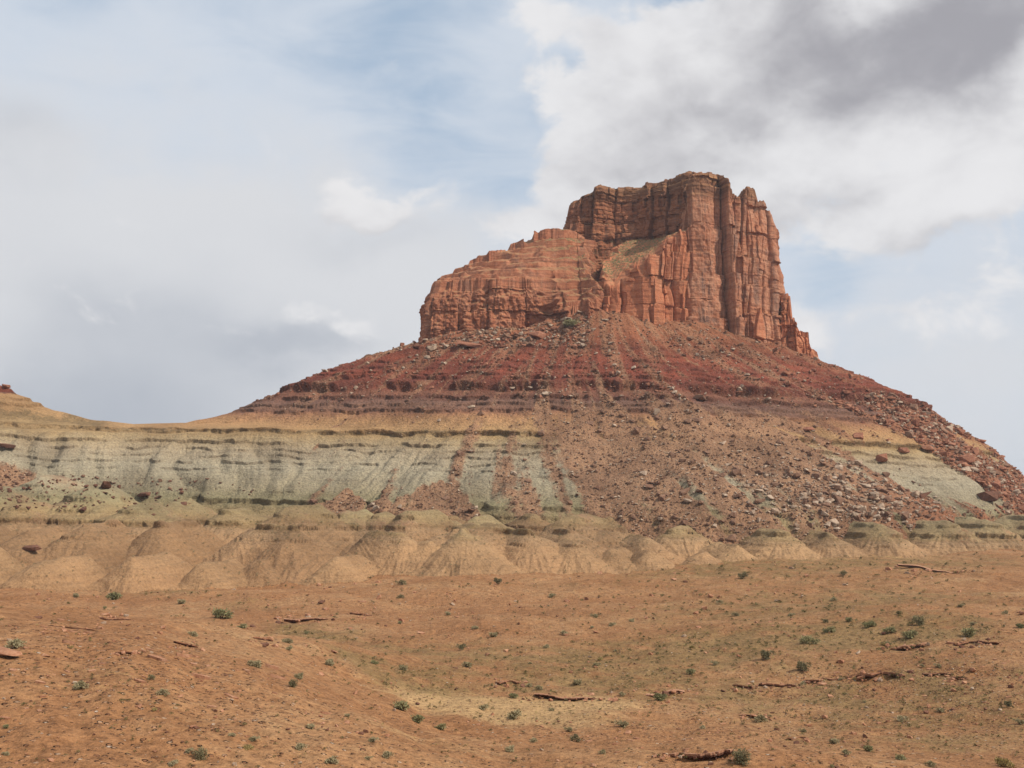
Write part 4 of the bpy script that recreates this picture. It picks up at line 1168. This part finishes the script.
# pebbles on the floor
W_g = (REG == 0) * np.clip(GRAV.reshape(NA, NR), .12, 1.2) * (RR[None, :] < 330)
x, y, z, ai, rj = draw(W_g, 13000, 31)
sz = (1.3 + rng.pareto(2.0, 13000).clip(0, 3.5) * 1.3) * y / F
cols = rng.integers(0, 10, 13000)
lx = np.array([hit(min(max(p[0], 2), 1022), p[1]) for p in LEDGE_STONES])
x = np.concatenate([x, lx[:, 0]]); y = np.concatenate([y, lx[:, 1]]); z = np.concatenate([z, lx[:, 2]])
sz = np.concatenate([sz, (1.6 + rng.pareto(2.0, len(lx)).clip(0, 3) * 1.5) * lx[:, 1] / F]); cols = np.concatenate([cols, rng.integers(0, 9, len(lx))])
for colour, sel in (('soil', cols < 6), ('dark', (cols >= 6) & (cols < 8)), ('pale', cols >= 8)):
    o = merged('pebbles', M_ROCK[colour], np.stack([x, y, z], 1)[sel], sz[sel] * (1 if colour != 'pale' else .8), 40 + int(sel.sum()), .1)
    tag(o, {'soil': 'pink stone chips', 'dark': 'dark stone chips', 'pale': 'whitish stone chips'}[colour] + ' strewn over the desert floor', 'stone chips', kind='stuff')


# ------------------------------------------------------------------ desert shrubs
M_LEAF = {'sage': mat_leaf('sage_leaves', (160, 146, 108), (192, 176, 136)), 'green': mat_leaf('green_leaves', (136, 132, 90), (172, 162, 118)),
          'dry': mat_leaf('dry_stalks', (168, 146, 92), (196, 172, 116)), 'tuft': mat_leaf('tuft_leaves', (100, 94, 58), (138, 122, 80)), 'dark': mat_leaf('dark_leaves', (112, 106, 76), (150, 138, 102))}
M_TWIG = mat_leaf('twigs', (84, 66, 48), (120, 98, 74))
def shrub_arrays(seed, leaves=260, h=.62, spiky=.35, fat=1.0):
    r = np.random.default_rng(seed); V, T = [], []
    nb = 9
    hubs = [(r.normal(0, .17), r.normal(0, .17), r.uniform(.16, .60) * h, r.uniform(.16, .27)) for _ in range(nb)]
    for i in range(leaves):
        hx, hy, hz, hr = hubs[int(r.integers(nb))]
        d = r.normal(size=3); d /= np.linalg.norm(d); rad = hr * r.uniform(.2, 1.05)
        p = np.array([hx, hy, hz]) + d * rad * np.array([1, 1, h * 1.1]); p[2] = abs(p[2])
        ax = d * (1 - spiky) + np.array([0, 0, spiky]) + r.normal(0, .35, 3); ax /= np.linalg.norm(ax)
        sd = np.cross(ax, r.normal(size=3)); sd /= np.linalg.norm(sd) + 1e-9
        l, w = r.uniform(.06, .12), r.uniform(.014, .03) * fat
        k = len(V); V += [p - sd * w, p + sd * w, p + ax * l + sd * w * .4, p + ax * l - sd * w * .4]; T += [(k, k + 1, k + 2, k + 3)]
    return np.array(V), np.array(T)
def stem_arrays(seed, n=9, h=.55):
    r = np.random.default_rng(seed); V, T = [], []
    for i in range(n):
        a = r.uniform(0, 6.28); e = np.array([math.cos(a) * r.uniform(.1, .34), math.sin(a) * r.uniform(.1, .34), h * r.uniform(.55, .95)])
        w = .018
        for j in range(3):
            b0, b1 = j * 2.094, (j + 1) * 2.094; k = len(V)
            V += [np.array([math.cos(b0) * w, math.sin(b0) * w, -.05]), np.array([math.cos(b1) * w, math.sin(b1) * w, -.05]), e + np.array([math.cos(b1) * .006, math.sin(b1) * .006, 0]), e + np.array([math.cos(b0) * .006, math.sin(b0) * .006, 0])]
            T += [(k, k + 1, k + 2, k + 3)]
    return np.array(V), np.array(T)
PROTO = {}
for kind in [q for q in M_LEAF if q != 'tuft']:
    for v in range(4):
        V, T = shrub_arrays(600 + v + 10 * list(M_LEAF).index(kind), 900, .62 if kind != 'dark' else .9, .25 if kind != 'dry' else .8)
        S, U = stem_arrays(700 + v)
        ob = []
        for nm, A, B, mt in (('shrub', V, T, M_LEAF[kind]), ('stems', S, U, M_TWIG)):
            o = make_mesh(nm, A, B, mt); ob.append(o.data); bpy.data.objects.remove(o)
        PROTO[kind, v] = ob
def place_shrub(x, y, z, w, kind, label, group=None, seed=0, hs=1.0, stems=True, name='shrub'):
    r = random.Random(seed); me = PROTO[kind, r.randrange(4)]
    o = bpy.data.objects.new(name, None if stems else me[0]); C.objects.link(o)
    o.location = (x, y, z - .03 * w); o.scale = (w, w, w * hs); o.rotation_euler = (0, 0, r.uniform(0, 6.28))
    tag(o, label, 'shrub', group)
    if stems:
        for nm, m_ in (('foliage', me[0]), ('stems', me[1])):
            c = bpy.data.objects.new(nm, m_); C.objects.link(c); c.parent = o
    return o
# px, py of the foot, width in px, kind, label (empty: a label by zone)
SHRUBS = [
    (80, 689, 19, 'sage', 'round grey-brown sagebrush in the middle of the left slope'), (15, 648, 22, 'sage', 'olive bush near the left edge beside the long low ledge'), (255, 667, 18, 'sage', 'grey-green bush by the stone planks at the right of the left slope'),
    (113, 600, 20, 'green', 'bright green bush at the foot of the leftmost mounds'), (76, 597, 10, 'sage', 'small bush left of the bright green one under the left mounds'), (222, 618, 24, 'green', 'brightest green bush, behind the crest of the left slope'), (242, 628, 12, 'green', 'dull green bush just right of the brightest green one'),
    (181, 604, 13, 'sage', 'grey bush between the two bright green ones'), (193, 636, 13, 'sage', 'grey bush above the ledges in the middle of the left slope'), (201, 759, 19, 'dark', 'dark olive bush at the bottom left edge'), (189, 752, 11, 'sage', 'small bush behind the dark olive one at the bottom left'),
    (254, 741, 13, 'sage', ''), (249, 749, 13, 'dry', ''), (299, 749, 15, 'sage', ''), (310, 729, 14, 'sage', ''), (332, 764, 17, 'sage', 'leafy bush at the bottom edge left of centre'), (173, 765, 13, 'sage', ''), (163, 695, 15, 'sage', 'dark bush in the gravelly patch of the left slope'), (232, 736, 9, 'sage', ''),
    (299, 679, 15, 'sage', ''), (292, 687, 13, 'dark', ''), (330, 665, 15, 'sage', ''), (288, 643, 13, 'sage', ''), (289, 650, 11, 'sage', ''), (154, 711, 9, 'dry', 'yellow-green tuft low on the left slope'), (6, 755, 9, 'sage', ''),
    (401, 710, 26, 'green', 'largest olive bush left of the sand patch'), (418, 723, 19, 'green', 'low green bush just below the largest olive one'), (440, 729, 15, 'green', 'low green bush below left of the sand patch'), (461, 650, 11, 'dark', 'dark green bush alone on the plain above the wash'), (493, 637, 13, 'sage', ''), (564, 635, 11, 'sage', ''), (612, 626, 10, 'sage', ''),
    (551, 597, 10, 'sage', ''), (498, 584, 11, 'dark', 'dark bush at the foot of the middle mound'), (401, 598, 9, 'sage', ''), (402, 585, 13, 'sage', ''), (448, 615, 9, 'sage', ''), (475, 629, 9, 'sage', ''), (596, 618, 11, 'sage', ''), (632, 622, 9, 'sage', ''), (547, 648, 9, 'sage', ''),
    (622, 696, 10, 'sage', ''), (660, 700, 19, 'green', 'flat green bush right of the sand patch under a jagged ledge'), (622, 727, 17, 'sage', ''), (570, 731, 11, 'sage', ''), (576, 742, 13, 'dark', 'dark bush in the middle of the bottom slope'), (510, 752, 15, 'sage', 'grey bush low in the middle foreground'), (533, 742, 11, 'sage', ''), (373, 742, 13, 'sage', ''),
    (386, 757, 15, 'sage', ''), (513, 698, 14, 'green', ''), (552, 711, 9, 'sage', ''), (577, 685, 15, 'sage', ''), (529, 687, 9, 'sage', ''), (539, 690, 11, 'sage', ''), (483, 710, 15, 'sage', ''), (514, 718, 21, 'sage', 'wide low bush on the sand patch'), (347, 717, 9, 'sage', ''), (375, 664, 11, 'green', ''),
    (403, 670, 13, 'sage', ''), (468, 667, 15, 'sage', ''), (596, 666, 9, 'sage', ''), (603, 754, 11, 'sage', ''), (368, 760, 10, 'sage', ''),
    (766, 659, 17, 'dark', 'round dark olive bush below the green strip, right of centre'), (802, 671, 18, 'dark', 'olive bush right of and below the round dark one'), (919, 625, 15, 'dark', 'dark round bush in the green strip at the right'), (911, 638, 22, 'green', 'flat green bush above the dark knobby ledge'), (742, 579, 12, 'dark', 'dark bush below the right-hand mounds'),
    (843, 576, 10, 'dark', 'dark bush in the pale green strip under the mounds'), (1008, 708, 10, 'dark', 'upright dark green shrub alone at the right edge'), (743, 764, 25, 'dark', 'tall scraggly grey bush at the bottom right of the overhanging ledge'), (834, 744, 15, 'sage', ''), (868, 751, 16, 'green', ''), (846, 755, 13, 'sage', ''), (901, 760, 16, 'green', ''),
    (736, 616, 10, 'sage', ''), (791, 616, 9, 'sage', ''), (834, 601, 9, 'sage', ''), (825, 623, 7, 'dark', ''), (973, 625, 9, 'sage', ''), (1020, 628, 13, 'green', 'green bush cut by the right edge'), (690, 674, 14, 'green', ''), (716, 665, 11, 'sage', ''),
    (761, 722, 17, 'sage', 'grey bush at the crest of the low right knoll'), (804, 732, 9, 'sage', ''), (941, 712, 12, 'sage', ''), (900, 721, 14, 'sage', ''), (939, 667, 9, 'sage', ''), (1020, 724, 13, 'sage', ''), (1004, 766, 24, 'dry', 'yellow-olive bush in the bottom right corner'), (931, 767, 14, 'sage', ''),
    (961, 607, 9, 'sage', ''), (1006, 614, 9, 'sage', ''), (871, 627, 15, 'green', ''), (808, 644, 21, 'green', ''), (830, 632, 15, 'green', ''), (890, 633, 15, 'green', ''), (849, 622, 11, 'green', ''), (969, 637, 21, 'green', ''), (703, 729, 9, 'sage', ''), (841, 680, 7, 'sage', '')]
def zone_of(px, py):
    if py > 725: return 'at the bottom middle' if 340 < px < 640 else ('on the bottom left slope' if px <= 340 else 'on the bottom right slope')
    if px < 350: return 'on the left slope'
    if py > 655 and px < 680: return 'in the wash around the sand patch'
    if px > 680 and 640 <= py: return 'among the ledges on the right'
    if px > 680: return 'in the green strip'
    return 'on the red plain below the mounds'
KW = {'sage': 'grey-green', 'green': 'green', 'dry': 'yellowish', 'dark': 'dark'}
ORD = ['first', 'second', 'third', 'fourth', 'fifth', 'sixth', 'seventh', 'eighth', 'ninth', 'tenth', 'eleventh', 'twelfth', 'thirteenth', 'fourteenth', 'fifteenth', 'sixteenth', 'seventeenth', 'eighteenth', 'nineteenth', 'twentieth', 'twenty-first', 'twenty-second', 'twenty-third', 'twenty-fourth']
bucket = {}
for i, a in enumerate(SHRUBS):
    bucket.setdefault((a[3], zone_of(a[0], a[1])), []).append(i)
auto = {}
for (kind, zn), L in bucket.items():
    L.sort(key=lambda i: SHRUBS[i][0])
    for k, i in enumerate(L):
        auto[i] = 'medium %s shrub %s' % (KW[kind], zn) if len(L) == 1 else '%s from left of the %s shrubs %s' % (ORD[k], KW[kind], zn)
for i, (px, py, w, kind, lab) in enumerate(SHRUBS):
    x, y, z = hit(px, py)
    place_shrub(x, y, z, px_size(w, y) * .82, kind, lab or auto[i], 'shrubs dotted over the desert floor', 8000 + i, 1.35 if 'upright' in lab else 1.0, w > 11)
# smaller ones between them
VG = VEG.reshape(NA, NR)
W_s = (REG == 0) * (.25 + VG) * (RR[None, :] < 400)
VG2 = np.clip(fbm2(vx / 6, vy / 6, 2, 310).reshape(NA, NR) + .1, 0, 1)
x, y, z, ai, rj = draw(W_s * (.1 + VG2), 196, 61)
for i in range(196):
    w = rng.uniform(3.2, 7.5) * y[i] / F
    kind = rng.choice(['sage', 'sage', 'green', 'dark', 'dry'])
    px = 512 + F * x[i] / y[i]; py = 500 - F * z[i] / y[i]
    place_shrub(x[i], y[i], z[i], w, kind, 'tiny %s shrub %s' % (KW[kind], zone_of(px, py)), 'tiny shrubs dotted over the desert floor', 9000 + i, 1.0, False)
# tufts too small to count
def tufts(name, W, n, smin, smax_, kind, seed, label):
    x, y, z, ai, rj = draw(W, n, seed); r = np.random.default_rng(seed)
    VV, TT, off = [], [], 0
    base = [shrub_arrays(950 + i, 30, .7, .5, 4.6) for i in range(6)]
    for i in range(n):
        V, T = base[int(r.integers(6))]; s = r.uniform(smin, smax_) * y[i] / F; a = r.uniform(0, 6.28); c, sn = math.cos(a), math.sin(a)
        w = np.stack([V[:, 0] * c - V[:, 1] * sn, V[:, 0] * sn + V[:, 1] * c, V[:, 2]], 1) * np.array([s, s, s * .8])
        # broaden the few blades so that a tuft this small still reads
        VV.append(w + np.array([x[i], y[i], z[i]])); TT.append(T + off); off += len(V)
    tag(make_mesh(name, np.concatenate(VV), np.concatenate(TT), M_LEAF[kind]), label, 'grass', kind='stuff')
tufts('dry_grass', (REG == 0) * (.16 + VG) * (RR[None, :] < 420), 15000, 2.6, 6.5, 'tuft', 71, 'sparse grey-green tufts along the wash and the green strips')
tufts('yellow_grass', (REG == 0) * (.10 + .6 * VG + SAND.reshape(NA, NR) * .7) * (RR[None, :] < 420), 2600, 2.0, 4.0, 'dry', 73, 'thin dry yellowish tufts on the sand and the plain')
tufts('mound_scrub', (REG >= 1) * (STRAT < 0) * (.3 + np.clip(1 - np.abs(STRAT + 9) / 3, 0, 1)), 1100, 1.6, 3.4, 'dark', 75, 'tiny dark plants on the clay mounds')
# scrub on the ledge ramp below the rim
n = 260; qx, qy = rng.uniform(34, 74, n), rng.uniform(470, 503, n)
VV, TT, off = [], [], 0
for i in range(n):
    V, T = shrub_arrays(970 + i % 5, 30, .8, .5); s = rng.uniform(.8, 1.9)
    VV.append(V * s + np.array([qx[i], qy[i], top_butt(np.array([qx[i]]), np.array([qy[i]]))[0]])); TT.append(T + off); off += len(V)
tag(make_mesh('ramp_scrub', np.concatenate(VV), np.concatenate(TT), M_LEAF['green']), 'low scrub on the sloping shelf under the rim cliff', 'scrub', kind='stuff')
x, y, z = hit(571, 326)
place_shrub(x, y, z, px_size(22, y), 'green', 'green thicket in the gap between the shoulder cliff and the buttress', None, 8888, .8)


# ------------------------------------------------------------------ the air between here and the butte
bm = bmesh.new(); bmesh.ops.create_cube(bm, size=1.0)
me = bpy.data.meshes.new('haze'); bm.to_mesh(me); bm.free()
hz = bpy.data.objects.new('haze', me); C.objects.link(hz)
zlo, zhi = float(VALL[:, 2].min()) - 1.0, 165.0
hz.scale = (29000, 29000, zhi - zlo); hz.location = (0, 0, .5 * (zlo + zhi))
m = bpy.data.materials.new('pale_air'); m.use_nodes = True; g = NG(m.node_tree)
v = g.n('ShaderNodeVolumePrincipled'); v.inputs['Color'].default_value = (.86, .90, .96, 1); v.inputs['Density'].default_value = HAZE; v.inputs['Anisotropy'].default_value = .2
o_ = g.n('ShaderNodeOutputMaterial'); m.node_tree.links.new(v.outputs[0], o_.inputs['Volume'])
me.materials.append(m); tag(hz, 'thin pale haze in the air before the butte', 'haze', kind='stuff')
